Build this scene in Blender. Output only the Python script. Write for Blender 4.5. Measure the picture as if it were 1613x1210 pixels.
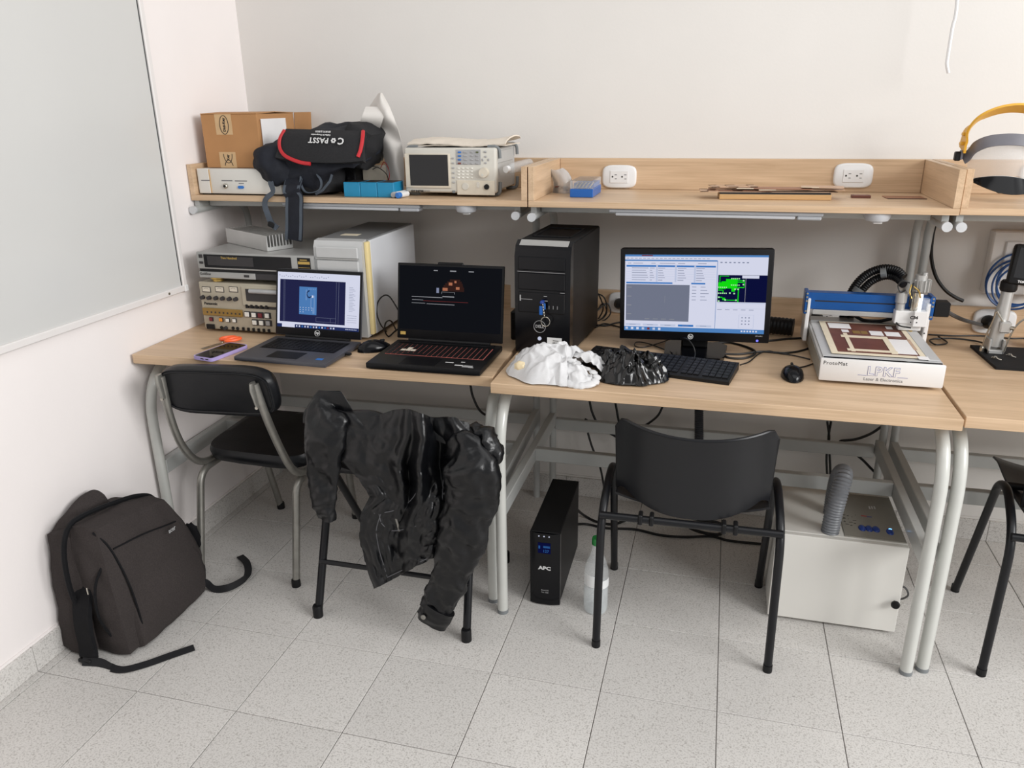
import bpy, bmesh, math, random
from mathutils import Vector, Matrix, noise

for o in list(bpy.data.objects):
    bpy.data.objects.remove(o)
SC = bpy.context.scene
COL = SC.collection
random.seed(7)
R = math.radians

# ------------------------------------------------------------------ camera
CAM_LOC = Vector((1.791, -2.805, 1.494))
PITCH, YAW, ROLL, FPX = 0.343423596, 0.263494218, -0.0132400128, 1227.38
fw = Vector((-math.sin(YAW) * math.cos(PITCH), math.cos(YAW) * math.cos(PITCH), -math.sin(PITCH)))
rt0 = Vector((math.cos(YAW), math.sin(YAW), 0))
up0 = rt0.cross(fw)
rt = math.cos(ROLL) * rt0 + math.sin(ROLL) * up0
up = -math.sin(ROLL) * rt0 + math.cos(ROLL) * up0
cd = bpy.data.cameras.new('camera')
cam = bpy.data.objects.new('camera', cd)
COL.objects.link(cam)
cam.matrix_world = Matrix(((rt.x, up.x, -fw.x, CAM_LOC.x), (rt.y, up.y, -fw.y, CAM_LOC.y),
                           (rt.z, up.z, -fw.z, CAM_LOC.z), (0, 0, 0, 1)))
cd.sensor_fit = 'HORIZONTAL'
cd.sensor_width = 36.0
cd.lens = FPX / 1613 * 36
cd.clip_start = 0.02
SC.camera = cam

def at(px, py, y=None, z=None, x=None):
    """the point of the room seen at a pixel, on the plane y=, z= or x="""
    d = rt * ((px - 806.5) / FPX) + up * ((605 - py) / FPX) + fw
    if y is not None: t = (y - CAM_LOC.y) / d.y
    elif z is not None: t = (z - CAM_LOC.z) / d.z
    else: t = (x - CAM_LOC.x) / d.x
    return CAM_LOC + d * t

# ------------------------------------------------------------------ light
SC.view_settings.view_transform = 'Standard'
SC.view_settings.look = 'None'
SC.view_settings.gamma = 1.0
SC.view_settings.use_curve_mapping = False
SC.view_settings.exposure = -0.15
W = bpy.data.worlds.new('room_daylight')
SC.world = W
W.use_nodes = True
bg = W.node_tree.nodes['Background']
bg.inputs['Color'].default_value = (1.0, 0.995, 0.99, 1)
bg.inputs['Strength'].default_value = 0.52

def area(name, loc, target, sx, sy, power, col):
    l = bpy.data.lights.new(name, 'AREA')
    l.shape = 'RECTANGLE'; l.size = sx; l.size_y = sy; l.energy = power; l.color = col
    o = bpy.data.objects.new(name, l); COL.objects.link(o)
    o.location = loc
    o.rotation_euler = (Vector(target) - Vector(loc)).to_track_quat('-Z', 'Y').to_euler()
    return o
# tall window at the right front of the room, and the ceiling panels
area('window_daylight', (6.3, -3.0, 2.75), (0.8, -0.5, 0.6), 3.0, 1.9, 285, (1.0, 0.995, 0.99))
area('ceiling_panels', (2.5, -2.3, 2.85), (2.5, -2.2, 0), 3.2, 2.2, 34, (1.0, 0.995, 0.99))

# ------------------------------------------------------------------ materials
MATS = {}
def _nt(name):
    m = bpy.data.materials.new(name); m.use_nodes = True
    nt = m.node_tree
    return m, nt, nt.nodes['Principled BSDF']

def srgb(r, g, b):
    f = lambda c: (c / 255 / 12.92) if c <= 10 else ((c / 255 + 0.055) / 1.055) ** 2.4
    return (f(r), f(g), f(b))

def plain(name, rgb, rough=0.5, metal=0.0, var=0.06, scale=30, bump=0.0, bscale=200, coat=0.0, spec=0.5, emit=None, stretch=(1, 1, 1), alpha=None, trans=0.0):
    m, nt, b = _nt(name)
    c = srgb(*rgb)
    tc = nt.nodes.new('ShaderNodeTexCoord')
    mp = nt.nodes.new('ShaderNodeMapping'); mp.inputs['Scale'].default_value = stretch
    nt.links.new(tc.outputs['Object'], mp.inputs['Vector'])
    n = nt.nodes.new('ShaderNodeTexNoise'); n.inputs['Scale'].default_value = scale; n.inputs['Detail'].default_value = 4
    nt.links.new(mp.outputs['Vector'], n.inputs['Vector'])
    r = nt.nodes.new('ShaderNodeValToRGB')
    r.color_ramp.elements[0].position = 0.3; r.color_ramp.elements[1].position = 0.7
    r.color_ramp.elements[0].color = (*[v * (1 - var) for v in c], 1)
    r.color_ramp.elements[1].color = (*[min(1, v * (1 + var)) for v in c], 1)
    nt.links.new(n.outputs['Fac'], r.inputs['Fac'])
    nt.links.new(r.outputs['Color'], b.inputs['Base Color'])
    b.inputs['Roughness'].default_value = rough
    b.inputs['Metallic'].default_value = metal
    b.inputs['Specular IOR Level'].default_value = spec
    b.inputs['Coat Weight'].default_value = coat
    if trans:
        b.inputs['Transmission Weight'].default_value = trans
    if alpha is not None:
        b.inputs['Alpha'].default_value = alpha
    if bump:
        n2 = nt.nodes.new('ShaderNodeTexNoise'); n2.inputs['Scale'].default_value = bscale; n2.inputs['Detail'].default_value = 3
        nt.links.new(mp.outputs['Vector'], n2.inputs['Vector'])
        bp = nt.nodes.new('ShaderNodeBump'); bp.inputs['Strength'].default_value = bump; bp.inputs['Distance'].default_value = 0.002
        nt.links.new(n2.outputs['Fac'], bp.inputs['Height'])
        nt.links.new(bp.outputs['Normal'], b.inputs['Normal'])
    if emit:
        b.inputs['Emission Color'].default_value = (*c, 1); b.inputs['Emission Strength'].default_value = emit
    MATS[name] = m
    return m

def wood(name, rgb, along='X', dark=0.78):
    m, nt, b = _nt(name)
    c = srgb(*rgb)
    tc = nt.nodes.new('ShaderNodeTexCoord')
    mp = nt.nodes.new('ShaderNodeMapping')
    mp.inputs['Scale'].default_value = {'X': (1.6, 22, 30), 'Y': (22, 1.6, 30), 'Z': (22, 30, 1.6)}[along]
    nt.links.new(tc.outputs['Object'], mp.inputs['Vector'])
    n = nt.nodes.new('ShaderNodeTexNoise'); n.inputs['Scale'].default_value = 1.3; n.inputs['Detail'].default_value = 6; n.inputs['Roughness'].default_value = 0.62; n.inputs['Distortion'].default_value = 0.6
    nt.links.new(mp.outputs['Vector'], n.inputs['Vector'])
    mp2 = nt.nodes.new('ShaderNodeMapping')
    mp2.inputs['Scale'].default_value = {'X': (6, 240, 240), 'Y': (240, 6, 240), 'Z': (240, 240, 6)}[along]
    nt.links.new(tc.outputs['Object'], mp2.inputs['Vector'])
    n2 = nt.nodes.new('ShaderNodeTexNoise'); n2.inputs['Scale'].default_value = 1.0; n2.inputs['Detail'].default_value = 2
    nt.links.new(mp2.outputs['Vector'], n2.inputs['Vector'])
    mx = nt.nodes.new('ShaderNodeMix'); mx.data_type = 'FLOAT'; mx.inputs[0].default_value = 0.3
    nt.links.new(n.outputs['Fac'], mx.inputs[2]); nt.links.new(n2.outputs['Fac'], mx.inputs[3])
    r = nt.nodes.new('ShaderNodeValToRGB')
    r.color_ramp.elements[0].position = 0.33; r.color_ramp.elements[1].position = 0.62
    r.color_ramp.elements[0].color = (c[0] * dark, c[1] * dark * 0.95, c[2] * dark * 0.88, 1)
    r.color_ramp.elements[1].color = (c[0] * 1.06, c[1] * 1.06, c[2] * 1.06, 1)
    nt.links.new(mx.outputs[0], r.inputs['Fac'])
    nt.links.new(r.outputs['Color'], b.inputs['Base Color'])
    b.inputs['Roughness'].default_value = 0.42
    bp = nt.nodes.new('ShaderNodeBump'); bp.inputs['Strength'].default_value = 0.08; bp.inputs['Distance'].default_value = 0.001
    nt.links.new(n2.outputs['Fac'], bp.inputs['Height']); nt.links.new(bp.outputs['Normal'], b.inputs['Normal'])
    MATS[name] = m
    return m

def terrazzo(name, rgb):
    m, nt, b = _nt(name)
    c = srgb(*rgb)
    tc = nt.nodes.new('ShaderNodeTexCoord')
    geo = nt.nodes.new('ShaderNodeNewGeometry')
    info = nt.nodes.new('ShaderNodeObjectInfo')
    v = nt.nodes.new('ShaderNodeTexVoronoi'); v.inputs['Scale'].default_value = 260
    nt.links.new(geo.outputs['Position'], v.inputs['Vector'])
    n = nt.nodes.new('ShaderNodeTexNoise'); n.inputs['Scale'].default_value = 230; n.inputs['Detail'].default_value = 2
    nt.links.new(geo.outputs['Position'], n.inputs['Vector'])
    n3 = nt.nodes.new('ShaderNodeTexNoise'); n3.inputs['Scale'].default_value = 2.2; n3.inputs['Detail'].default_value = 3
    nt.links.new(geo.outputs['Position'], n3.inputs['Vector'])
    r = nt.nodes.new('ShaderNodeValToRGB')
    r.color_ramp.elements[0].position = 0.36; r.color_ramp.elements[1].position = 0.5
    r.color_ramp.elements[0].color = (c[0] * 0.77, c[1] * 0.765, c[2] * 0.76, 1)
    r.color_ramp.elements[1].color = (*c, 1)
    nt.links.new(n.outputs['Fac'], r.inputs['Fac'])
    sep = nt.nodes.new('ShaderNodeSeparateColor'); nt.links.new(v.outputs['Color'], sep.inputs[0])
    r2 = nt.nodes.new('ShaderNodeValToRGB')
    r2.color_ramp.elements[0].position = 0.0; r2.color_ramp.elements[0].color = (0.72, 0.71, 0.70, 1)
    r2.color_ramp.elements[1].position = 0.16; r2.color_ramp.elements[1].color = (1, 1, 1, 1)
    nt.links.new(sep.outputs[0], r2.inputs['Fac'])
    mul = nt.nodes.new('ShaderNodeMix'); mul.data_type = 'RGBA'; mul.blend_type = 'MULTIPLY'; mul.inputs[0].default_value = 1
    nt.links.new(r.outputs['Color'], mul.inputs[6]); nt.links.new(r2.outputs['Color'], mul.inputs[7])
    mr = nt.nodes.new('ShaderNodeMapRange'); mr.inputs[3].default_value = 0.955; mr.inputs[4].default_value = 1.02
    nt.links.new(info.outputs['Random'], mr.inputs[0])
    mr2 = nt.nodes.new('ShaderNodeMapRange'); mr2.inputs[1].default_value = 0.3; mr2.inputs[2].default_value = 0.7; mr2.inputs[3].default_value = 0.94; mr2.inputs[4].default_value = 1.03
    nt.links.new(n3.outputs['Fac'], mr2.inputs[0])
    mm = nt.nodes.new('ShaderNodeMath'); mm.operation = 'MULTIPLY'
    nt.links.new(mr.outputs[0], mm.inputs[0]); nt.links.new(mr2.outputs[0], mm.inputs[1])
    hv = nt.nodes.new('ShaderNodeHueSaturation')
    nt.links.new(mm.outputs[0], hv.inputs['Value']); nt.links.new(mul.outputs[2], hv.inputs['Color'])
    nt.links.new(hv.outputs['Color'], b.inputs['Base Color'])
    b.inputs['Roughness'].default_value = 0.55
    MATS[name] = m
    return m

def emis(name, rgb, s=1.0):
    m = bpy.data.materials.new(name); m.use_nodes = True
    nt = m.node_tree; nt.nodes.clear()
    e = nt.nodes.new('ShaderNodeEmission'); o = nt.nodes.new('ShaderNodeOutputMaterial')
    e.inputs['Color'].default_value = (*srgb(*rgb), 1); e.inputs['Strength'].default_value = s
    nt.links.new(e.outputs[0], o.inputs[0])
    MATS[name] = m
    return m

def film(name, rgb, rough=0.3, mixt=0.5, transp=0.25):
    """thin plastic film: diffuse + translucent + a little see-through + gloss"""
    m = bpy.data.materials.new(name); m.use_nodes = True
    nt = m.node_tree; nt.nodes.clear()
    N = nt.nodes.new
    o = N('ShaderNodeOutputMaterial'); d = N('ShaderNodeBsdfDiffuse'); t = N('ShaderNodeBsdfTranslucent'); tr = N('ShaderNodeBsdfTransparent'); g = N('ShaderNodeBsdfGlossy')
    nz = N('ShaderNodeTexNoise'); nz.inputs['Scale'].default_value = 60
    hs = N('ShaderNodeHueSaturation'); hs.inputs['Color'].default_value = (*srgb(*rgb), 1)
    mr = N('ShaderNodeMapRange'); mr.inputs[3].default_value = 0.92; mr.inputs[4].default_value = 1.05
    nt.links.new(nz.outputs['Fac'], mr.inputs[0]); nt.links.new(mr.outputs[0], hs.inputs['Value'])
    for s in (d, t): nt.links.new(hs.outputs['Color'], s.inputs['Color'])
    g.inputs['Roughness'].default_value = rough
    m1 = N('ShaderNodeMixShader'); m1.inputs[0].default_value = mixt
    nt.links.new(d.outputs[0], m1.inputs[1]); nt.links.new(t.outputs[0], m1.inputs[2])
    m2 = N('ShaderNodeMixShader'); m2.inputs[0].default_value = transp
    nt.links.new(m1.outputs[0], m2.inputs[1]); nt.links.new(tr.outputs[0], m2.inputs[2])
    fr = N('ShaderNodeFresnel'); fr.inputs['IOR'].default_value = 1.4
    m3 = N('ShaderNodeMixShader')
    nt.links.new(fr.outputs[0], m3.inputs[0]); nt.links.new(m2.outputs[0], m3.inputs[1]); nt.links.new(g.outputs[0], m3.inputs[2])
    nt.links.new(m3.outputs[0], o.inputs[0])
    MATS[name] = m
    return m

plain('wall_paint_shaded', (221, 218, 214), 0.85, var=0.012, scale=4, bump=0.12, bscale=120)  # weaker light on the back wall is put into this darker paint colour
plain('wall_paint_lit', (238, 232, 230), 0.85, var=0.012, scale=4, bump=0.12, bscale=120)  # lighter copy for the left wall, which faces the window light
terrazzo('terrazzo', (211, 208, 204))
plain('grout', (138, 134, 130), 0.9)
plain('white_enamel', (206, 206, 204), 0.22, var=0.01, scale=3)
plain('white_frame', (228, 224, 222), 0.4, var=0.01)
wood('oak', (205, 177, 146), 'X')
wood('oak_y', (205, 177, 146), 'Y')
wood('oak_z', (203, 173, 141), 'X')
plain('grey_tube', (176, 178, 176), 0.32, var=0.03, scale=14, coat=0.2)
plain('light_tube', (196, 197, 192), 0.28, var=0.03, scale=14, coat=0.3)
plain('dark_metal', (70, 72, 72), 0.5)
plain('cap_white', (196, 198, 200), 0.5)
plain('lamp_white', (172, 175, 180), 0.4, var=0.01)
plain('black_plastic', (17, 17, 19), 0.48, var=0.1, spec=0.3)
plain('black_gloss', (9, 10, 14), 0.2, var=0.05, spec=0.3)
plain('black_matte', (17, 17, 19), 0.7, var=0.15, bump=0.1, spec=0.3)
plain('bezel', (11, 11, 14), 0.4, spec=0.25)
plain('cable', (14, 14, 15), 0.5)
plain('cable_blue', (30, 72, 128), 0.45)
plain('cable_grey', (70, 70, 70), 0.5)
plain('white_plastic', (226, 226, 226), 0.35, var=0.01)
plain('socket_hole', (18, 18, 18), 0.7)
plain('paper', (232, 230, 230), 0.85, var=0.02, bump=0.2, bscale=40)
plain('cardboard', (178, 131, 86), 0.85, var=0.06, scale=12, bump=0.1, bscale=80)
plain('tape', (203, 170, 128), 0.35, var=0.04, spec=0.4)
plain('ink', (30, 28, 28), 0.7)
plain('ink_grey', (120, 120, 122), 0.7)
plain('ink_white', (215, 215, 215), 0.6)
plain('ink_blue', (60, 70, 150), 0.6)
plain('box_white', (216, 214, 208), 0.6, var=0.02, scale=8)
plain('cyan_plastic', (20, 130, 172), 0.45, var=0.04)
plain('blue_plastic', (28, 92, 170), 0.35, var=0.04)
plain('clear_plastic', (225, 228, 230), 0.08, alpha=0.28)
plain('legend_grey', (70, 70, 72), 0.6)
plain('instrument', (203, 200, 191), 0.5, var=0.015)
plain('instrument_side', (186, 186, 184), 0.5, var=0.02)
plain('lamp_diffuser', (186, 188, 192), 0.4, var=0.01)
plain('rubber_grey', (120, 124, 126), 0.6)
plain('screen_off', (26, 26, 29), 0.25, var=0.02)
plain('btn_grey', (165, 165, 166), 0.5)
plain('btn_blue', (46, 112, 190), 0.5)
plain('btn_red', (120, 62, 50), 0.5)
plain('btn_green', (92, 100, 70), 0.5)
plain('btn_white', (232, 230, 222), 0.45)
plain('btn_orange', (226, 146, 44), 0.45)
plain('btn_maroon', (110, 30, 40), 0.45)
plain('cream', (210, 202, 186), 0.5)
plain('deck_beige', (176, 168, 150), 0.55, var=0.03)
plain('deck_dark', (46, 44, 46), 0.5)
plain('amber', (140, 108, 44), 0.3, var=0.08)
plain('silver_paint', (164, 164, 162), 0.38, metal=0.25, var=0.04, scale=20)
plain('aluminium', (190, 190, 188), 0.38, metal=0.55, var=0.03, stretch=(1, 30, 1))
plain('chrome', (186, 182, 172), 0.22, metal=0.9, var=0.08, scale=60)
plain('steel_dull', (150, 148, 142), 0.36, metal=0.7, var=0.1, scale=40)
plain('gold', (190, 160, 90), 0.3, metal=0.7)
plain('tower_silver', (190, 191, 191), 0.4, metal=0.15, var=0.02)
plain('tower_side', (214, 216, 220), 0.5, var=0.02, scale=5)
plain('tower_top', (120, 121, 122), 0.45, var=0.03)
plain('yellowed', (228, 208, 152), 0.5, var=0.03)
plain('laptop_grey', (66, 66, 72), 0.42, var=0.04)
plain('laptop_black', (15, 15, 17), 0.45, var=0.06, spec=0.25)
plain('keycap', (15, 15, 17), 0.5, spec=0.3)
plain('lilac', (176, 160, 214), 0.45)
plain('phone_glass', (14, 14, 18), 0.06)
plain('orange_plastic', (255, 104, 52), 0.4)
plain('leather', (10, 11, 14), 0.31, var=0.2, scale=35, bump=0.25, bscale=160, spec=0.42)
plain('leather_lining', (10, 10, 12), 0.7)
plain('vinyl', (14, 16, 20), 0.36, var=0.12, bump=0.15, bscale=90, spec=0.35)
plain('shell_plastic', (18, 19, 23), 0.34, spec=0.42, var=0.06, scale=40, bump=0.06, bscale=500)
plain('tube_black', (15, 16, 20), 0.36, var=0.08, spec=0.35)
plain('bag_cloth', (58, 53, 52), 0.95, var=0.16, scale=260, bump=0.35, bscale=500, spec=0.2)
plain('bag_black', (15, 15, 18), 0.85, var=0.15, scale=60, bump=0.2, bscale=300, spec=0.25)
plain('webbing', (16, 16, 20), 0.8, var=0.1, bump=0.2, bscale=600)
plain('pack_navy', (24, 27, 36), 0.75, var=0.2, scale=40, bump=0.3, bscale=120, spec=0.35)
plain('pack_grey', (40, 40, 42), 0.9, var=0.12, scale=200, bump=0.2, bscale=400, spec=0.3)
plain('pack_strap', (74, 82, 92), 0.8, var=0.1, bump=0.2, bscale=400)
plain('red_piping', (190, 36, 44), 0.5)
film('bag_white', (248, 248, 249), 0.28, 0.34, 0.05)
plain('bag_gloss_black', (7, 7, 8), 0.17, var=0.2, spec=0.55)
film('clear_film', (240, 240, 240), 0.15, 0.35, 0.68)
plain('paper_sheet', (214, 210, 205), 0.75, var=0.03, scale=9, bump=0.4, bscale=25)
plain('foam_wrap', (222, 212, 198), 0.75, var=0.04, scale=20, bump=0.4, bscale=60)
plain('copper', (158, 112, 90), 0.38, metal=0.35, var=0.12, scale=16)
plain('copper_dark', (106, 62, 50), 0.5, var=0.15, scale=26)
plain('copper_pale', (196, 164, 138), 0.42, metal=0.2, var=0.08, scale=16)
plain('wood_block', (190, 152, 104), 0.6, var=0.06, stretch=(1, 8, 8))
plain('masking', (226, 214, 190), 0.7, var=0.04)
plain('blue_anodised', (28, 88, 160), 0.3, metal=0.35, var=0.05)
plain('machine_white', (222, 221, 220), 0.38, var=0.02, scale=6)
plain('machine_grey', (190, 190, 190), 0.4, var=0.02)
plain('cabinet_white', (224, 222, 216), 0.45, var=0.015, scale=4)
plain('cabinet_panel', (150, 147, 138), 0.4, metal=0.2, var=0.03)
plain('hose_dark', (48, 51, 58), 0.5)
plain('hose_grey', (118, 121, 126), 0.38, var=0.05)
plain('blue_dome', (40, 66, 140), 0.15)
plain('yellow_band', (222, 168, 52), 0.4, var=0.05)
plain('visor_grey', (104, 104, 112), 0.4)
plain('bottle_glass', (235, 240, 242), 0.04, alpha=0.22)
plain('water', (228, 236, 238), 0.02, alpha=0.30)
plain('green_cap', (24, 120, 52), 0.4)
plain('label_white', (228, 230, 230), 0.6)
plain('stitch', (92, 92, 96), 0.7)
plain('dust_yellow', (240, 222, 184), 0.8)
# lit screens and lamps
emis('s_white', (225, 228, 248), 0.95); emis('s_pale', (205, 214, 240), 0.9); emis('s_navy', (38, 40, 78), 0.9); emis('s_blue', (66, 128, 205), 0.9)
emis('s_mid', (84, 134, 196), 0.9); emis('s_grey', (122, 128, 148), 0.9); emis('s_green', (20, 226, 20), 1.0); emis('s_dnavy', (14, 18, 62), 0.9)
emis('s_text', (142, 150, 178), 0.85); emis('s_task', (86, 140, 205), 0.9); emis('s_lcd', (60, 118, 190), 0.55); emis('s_dark', (26, 28, 34), 0.6)
emis('s_dim', (176, 178, 184), 0.7); emis('s_copper', (206, 132, 100), 0.7); emis('s_brown', (62, 38, 34), 0.7); emis('s_red', (150, 62, 62), 0.7)
emis('led_blue', (120, 190, 255), 2.5); emis('led_violet', (120, 120, 255), 1.6); emis('led_white', (236, 244, 255), 3.0); emis('key_glow', (200, 112, 104), 0.7)
emis('led_dim', (210, 215, 235), 0.9); emis('s_pad', (190, 255, 190), 0.9); emis('s_shape', (126, 166, 222), 0.8); emis('s_taskdark', (40, 52, 100), 0.9)

# ------------------------------------------------------------------ builders
def link_props(o, label=None, cat=None, group=None, kind=None):
    if label: o['label'] = label
    if cat: o['category'] = cat
    if group: o['group'] = group
    if kind: o['kind'] = kind
    return o

def thing(name, label, cat, loc=(0, 0, 0), rotz=0, group=None):
    o = bpy.data.objects.new(name, None); COL.objects.link(o)
    o.empty_display_size = 0.05
    o.location = loc; o.rotation_euler = (0, 0, rotz)
    o['mw'] = 1
    return link_props(o, label, cat, group)

def mw(o):
    if o is None: return Matrix.Identity(4)
    m = Matrix.Translation(o.location) @ o.rotation_euler.to_matrix().to_4x4()
    return mw(o.parent) @ m

AX = {'x': Vector((1, 0, 0)), 'y': Vector((0, 1, 0)), 'z': Vector((0, 0, 1))}

def frame_to(d):
    d = Vector(d).normalized()
    return d.to_track_quat('Z', 'Y').to_matrix().to_4x4()

def smooth_path(pts, n=6, closed=False):
    P = [Vector(p) for p in pts]
    if len(P) < 3: return P
    out = []
    m = len(P)
    segs = m if closed else m - 1
    for i in range(segs):
        if closed: p0, p1, p2, p3 = P[(i - 1) % m], P[i], P[(i + 1) % m], P[(i + 2) % m]
        else:
            p1, p2 = P[i], P[i + 1]
            p0 = P[i - 1] if i > 0 else p1 * 2 - p2
            p3 = P[i + 2] if i + 2 < m else p2 * 2 - p1
        for k in range(n):
            t = k / n
            out.append(0.5 * ((2 * p1) + (p2 - p0) * t + (2 * p0 - 5 * p1 + 4 * p2 - p3) * t * t + (3 * p1 - p0 - 3 * p2 + p3) * t ** 3))
    if not closed: out.append(P[-1])
    return out

def round_path(pts, rad, n=6):
    """polyline with rounded corners"""
    P = [Vector(p) for p in pts]
    out = [P[0]]
    for i in range(1, len(P) - 1):
        a, b, c = P[i - 1], P[i], P[i + 1]
        u, v = (a - b), (c - b)
        r = rad[i - 1] if isinstance(rad, (list, tuple)) else rad
        r = min(r, u.length * 0.49, v.length * 0.49)
        p, q = b + u.normalized() * r, b + v.normalized() * r
        for k in range(n + 1):
            t = k / n
            out.append(p * (1 - t) ** 2 + b * 2 * t * (1 - t) + q * t * t)
    out.append(P[-1])
    return out

class G:
    def __init__(s):
        s.bm = bmesh.new(); s.mats = []; s.mi = 0; s.X = None
    def use(s, m):
        if m not in s.mats: s.mats.append(m)
        s.mi = s.mats.index(m); return s
    def _add(s, verts, faces):
        if s.X is not None: verts = [s.X @ Vector(v) for v in verts]
        vs = [s.bm.verts.new(v) for v in verts]
        for f in faces:
            try:
                fc = s.bm.faces.new([vs[i] for i in f]); fc.material_index = s.mi
            except ValueError: pass
        return vs
    def merge(s, b2):
        b2.verts.index_update()
        s._add([v.co.copy() for v in b2.verts], [[v.index for v in f.verts] for f in b2.faces]); b2.free()
        return s
    def box(s, c, d, bev=0.0, rot=None, seg=1):
        b = bmesh.new(); bmesh.ops.create_cube(b, size=1)
        for v in b.verts: v.co = Vector((v.co.x * d[0], v.co.y * d[1], v.co.z * d[2]))
        if bev > 0: bmesh.ops.bevel(b, geom=b.edges[:], offset=min(bev, min(d) * 0.45), segments=seg, profile=0.5, affect='EDGES')
        m = Matrix.Translation(c) @ (rot.to_4x4() if rot is not None else Matrix.Identity(4))
        bmesh.ops.transform(b, matrix=m, verts=b.verts)
        return s.merge(b)
    def bb(s, x0, x1, y0, y1, z0, z1, bev=0.0, seg=1):
        return s.box(((x0 + x1) / 2, (y0 + y1) / 2, (z0 + z1) / 2), (abs(x1 - x0), abs(y1 - y0), abs(z1 - z0)), bev, None, seg)
    def cyl(s, p0, p1, r, n=16, r2=None):
        return s.sweep([p0, p1], [r, r if r2 is None else r2], n)
    def sweep(s, pts, r, n=8, closed=False, caps=True, flat=1.0):
        P = [Vector(p) for p in pts]; m = len(P)
        rr = r if isinstance(r, (list, tuple)) else [r] * m
        verts = []; prev = None
        for i in range(m):
            if closed: d = P[(i + 1) % m] - P[i - 1]
            elif i == 0: d = P[1] - P[0]
            elif i == m - 1: d = P[-1] - P[-2]
            else: d = (P[i + 1] - P[i]).normalized() + (P[i] - P[i - 1]).normalized()
            if d.length < 1e-9: d = Vector((0, 0, 1))
            d.normalize()
            if prev is None:
                a = Vector((0, 0, 1)) if abs(d.z) < 0.9 else Vector((1, 0, 0))
                u = d.cross(a).normalized()
            else:
                u = (prev - d * prev.dot(d))
                u = u.normalized() if u.length > 1e-6 else d.orthogonal().normalized()
            prev = u; v = d.cross(u)
            for k in range(n):
                an = 2 * math.pi * k / n
                verts.append(P[i] + (u * math.cos(an) + v * math.sin(an) * flat) * rr[i])
        faces = []
        for i in range(m if closed else m - 1):
            j = (i + 1) % m
            for k in range(n):
                faces.append((i * n + k, i * n + (k + 1) % n, j * n + (k + 1) % n, j * n + k))
        if caps and not closed:
            faces.append(tuple(range(n - 1, -1, -1))); faces.append(tuple((m - 1) * n + k for k in range(n)))
        s._add(verts, faces); return s
    def ribbon(s, pts, w, t, wd):
        """strap: width along wd, thickness t"""
        P = [Vector(p) for p in pts]; m = len(P); verts = []
        ws = wd if isinstance(wd, list) else [wd] * m
        for i in range(m):
            d = (P[min(i + 1, m - 1)] - P[max(i - 1, 0)]).normalized()
            a = Vector(ws[i]); a = (a - d * a.dot(d)).normalized(); nn = d.cross(a)
            for q, h in ((-1, -1), (1, -1), (1, 1), (-1, 1)):
                verts.append(P[i] + a * (q * w / 2) + nn * (h * t / 2))
        faces = []
        for i in range(m - 1):
            for k in range(4):
                faces.append((i * 4 + k, i * 4 + (k + 1) % 4, (i + 1) * 4 + (k + 1) % 4, (i + 1) * 4 + k))
        faces += [(3, 2, 1, 0), tuple((m - 1) * 4 + k for k in range(4))]
        s._add(verts, faces); return s
    def lathe(s, prof, n=24, origin=(0, 0, 0), axis=(0, 0, 1)):
        M = Matrix.Translation(origin) @ frame_to(axis)
        verts = []; faces = []
        m = len(prof)
        for r, z in prof:
            for k in range(n):
                an = 2 * math.pi * k / n
                verts.append(M @ Vector((r * math.cos(an), r * math.sin(an), z)))
        for i in range(m - 1):
            for k in range(n):
                faces.append((i * n + k, i * n + (k + 1) % n, (i + 1) * n + (k + 1) % n, (i + 1) * n + k))
        if prof[0][0] > 1e-6: faces.append(tuple(range(n - 1, -1, -1)))
        if prof[-1][0] > 1e-6: faces.append(tuple((m - 1) * n + k for k in range(n)))
        s._add(verts, faces); return s
    def prism(s, poly, a, b, o=(0, 0, 0), u=(1, 0, 0), v=(0, 0, 1), w=(0, 1, 0)):
        """polygon in the plane (u,v) extruded from a to b along w"""
        o, u, v, w = Vector(o), Vector(u), Vector(v), Vector(w)
        n = len(poly); verts = [o + u * p[0] + v * p[1] + w * a for p in poly] + [o + u * p[0] + v * p[1] + w * b for p in poly]
        faces = [tuple(range(n)), tuple(range(2 * n - 1, n - 1, -1))] + [(i, (i + 1) % n + 0, (i + 1) % n + n, i + n) for i in range(n)]
        s._add(verts, faces); return s
    def ball(s, c, r, n=12):
        r = r if isinstance(r, (tuple, list)) else (r, r, r)
        b = bmesh.new(); bmesh.ops.create_uvsphere(b, u_segments=n, v_segments=max(6, n // 2 + 2), radius=1)
        for v in b.verts: v.co = Vector((v.co.x * r[0] + c[0], v.co.y * r[1] + c[1], v.co.z * r[2] + c[2]))
        return s.merge(b)
    def grid(s, fn, nu, nv, thick=0.0, closed_u=False):
        """surface fn(u,v)->point; thick gives it a back side"""
        pts = [[Vector(fn(i / (nu - (0 if closed_u else 1)), j / (nv - 1))) for j in range(nv)] for i in range(nu)]
        verts = [p for row in pts for p in row]; faces = []
        I = lambda i, j: (i % nu) * nv + j
        ni = nu if closed_u else nu - 1
        for i in range(ni):
            for j in range(nv - 1): faces.append((I(i, j), I(i + 1, j), I(i + 1, j + 1), I(i, j + 1)))
        if thick:
            N0 = len(verts)
            for i in range(nu):
                for j in range(nv):
                    a = pts[min(i + 1, nu - 1)][j] - pts[max(i - 1, 0)][j]; b = pts[i][min(j + 1, nv - 1)] - pts[i][max(j - 1, 0)]
                    n = a.cross(b); n = n.normalized() if n.length > 1e-9 else Vector((0, 0, 1))
                    verts.append(pts[i][j] - n * thick)
            faces += [tuple(N0 + k for k in reversed(f)) for f in faces[:]]
            ring = [I(i, 0) for i in range(nu)] + [I(nu - 1, j) for j in range(1, nv)] + [I(i, nv - 1) for i in range(nu - 2, -1, -1)] + [I(0, j) for j in range(nv - 2, 0, -1)]
            for a, b in zip(ring, ring[1:] + ring[:1]): faces.append((b, a, a + N0, b + N0))
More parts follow.
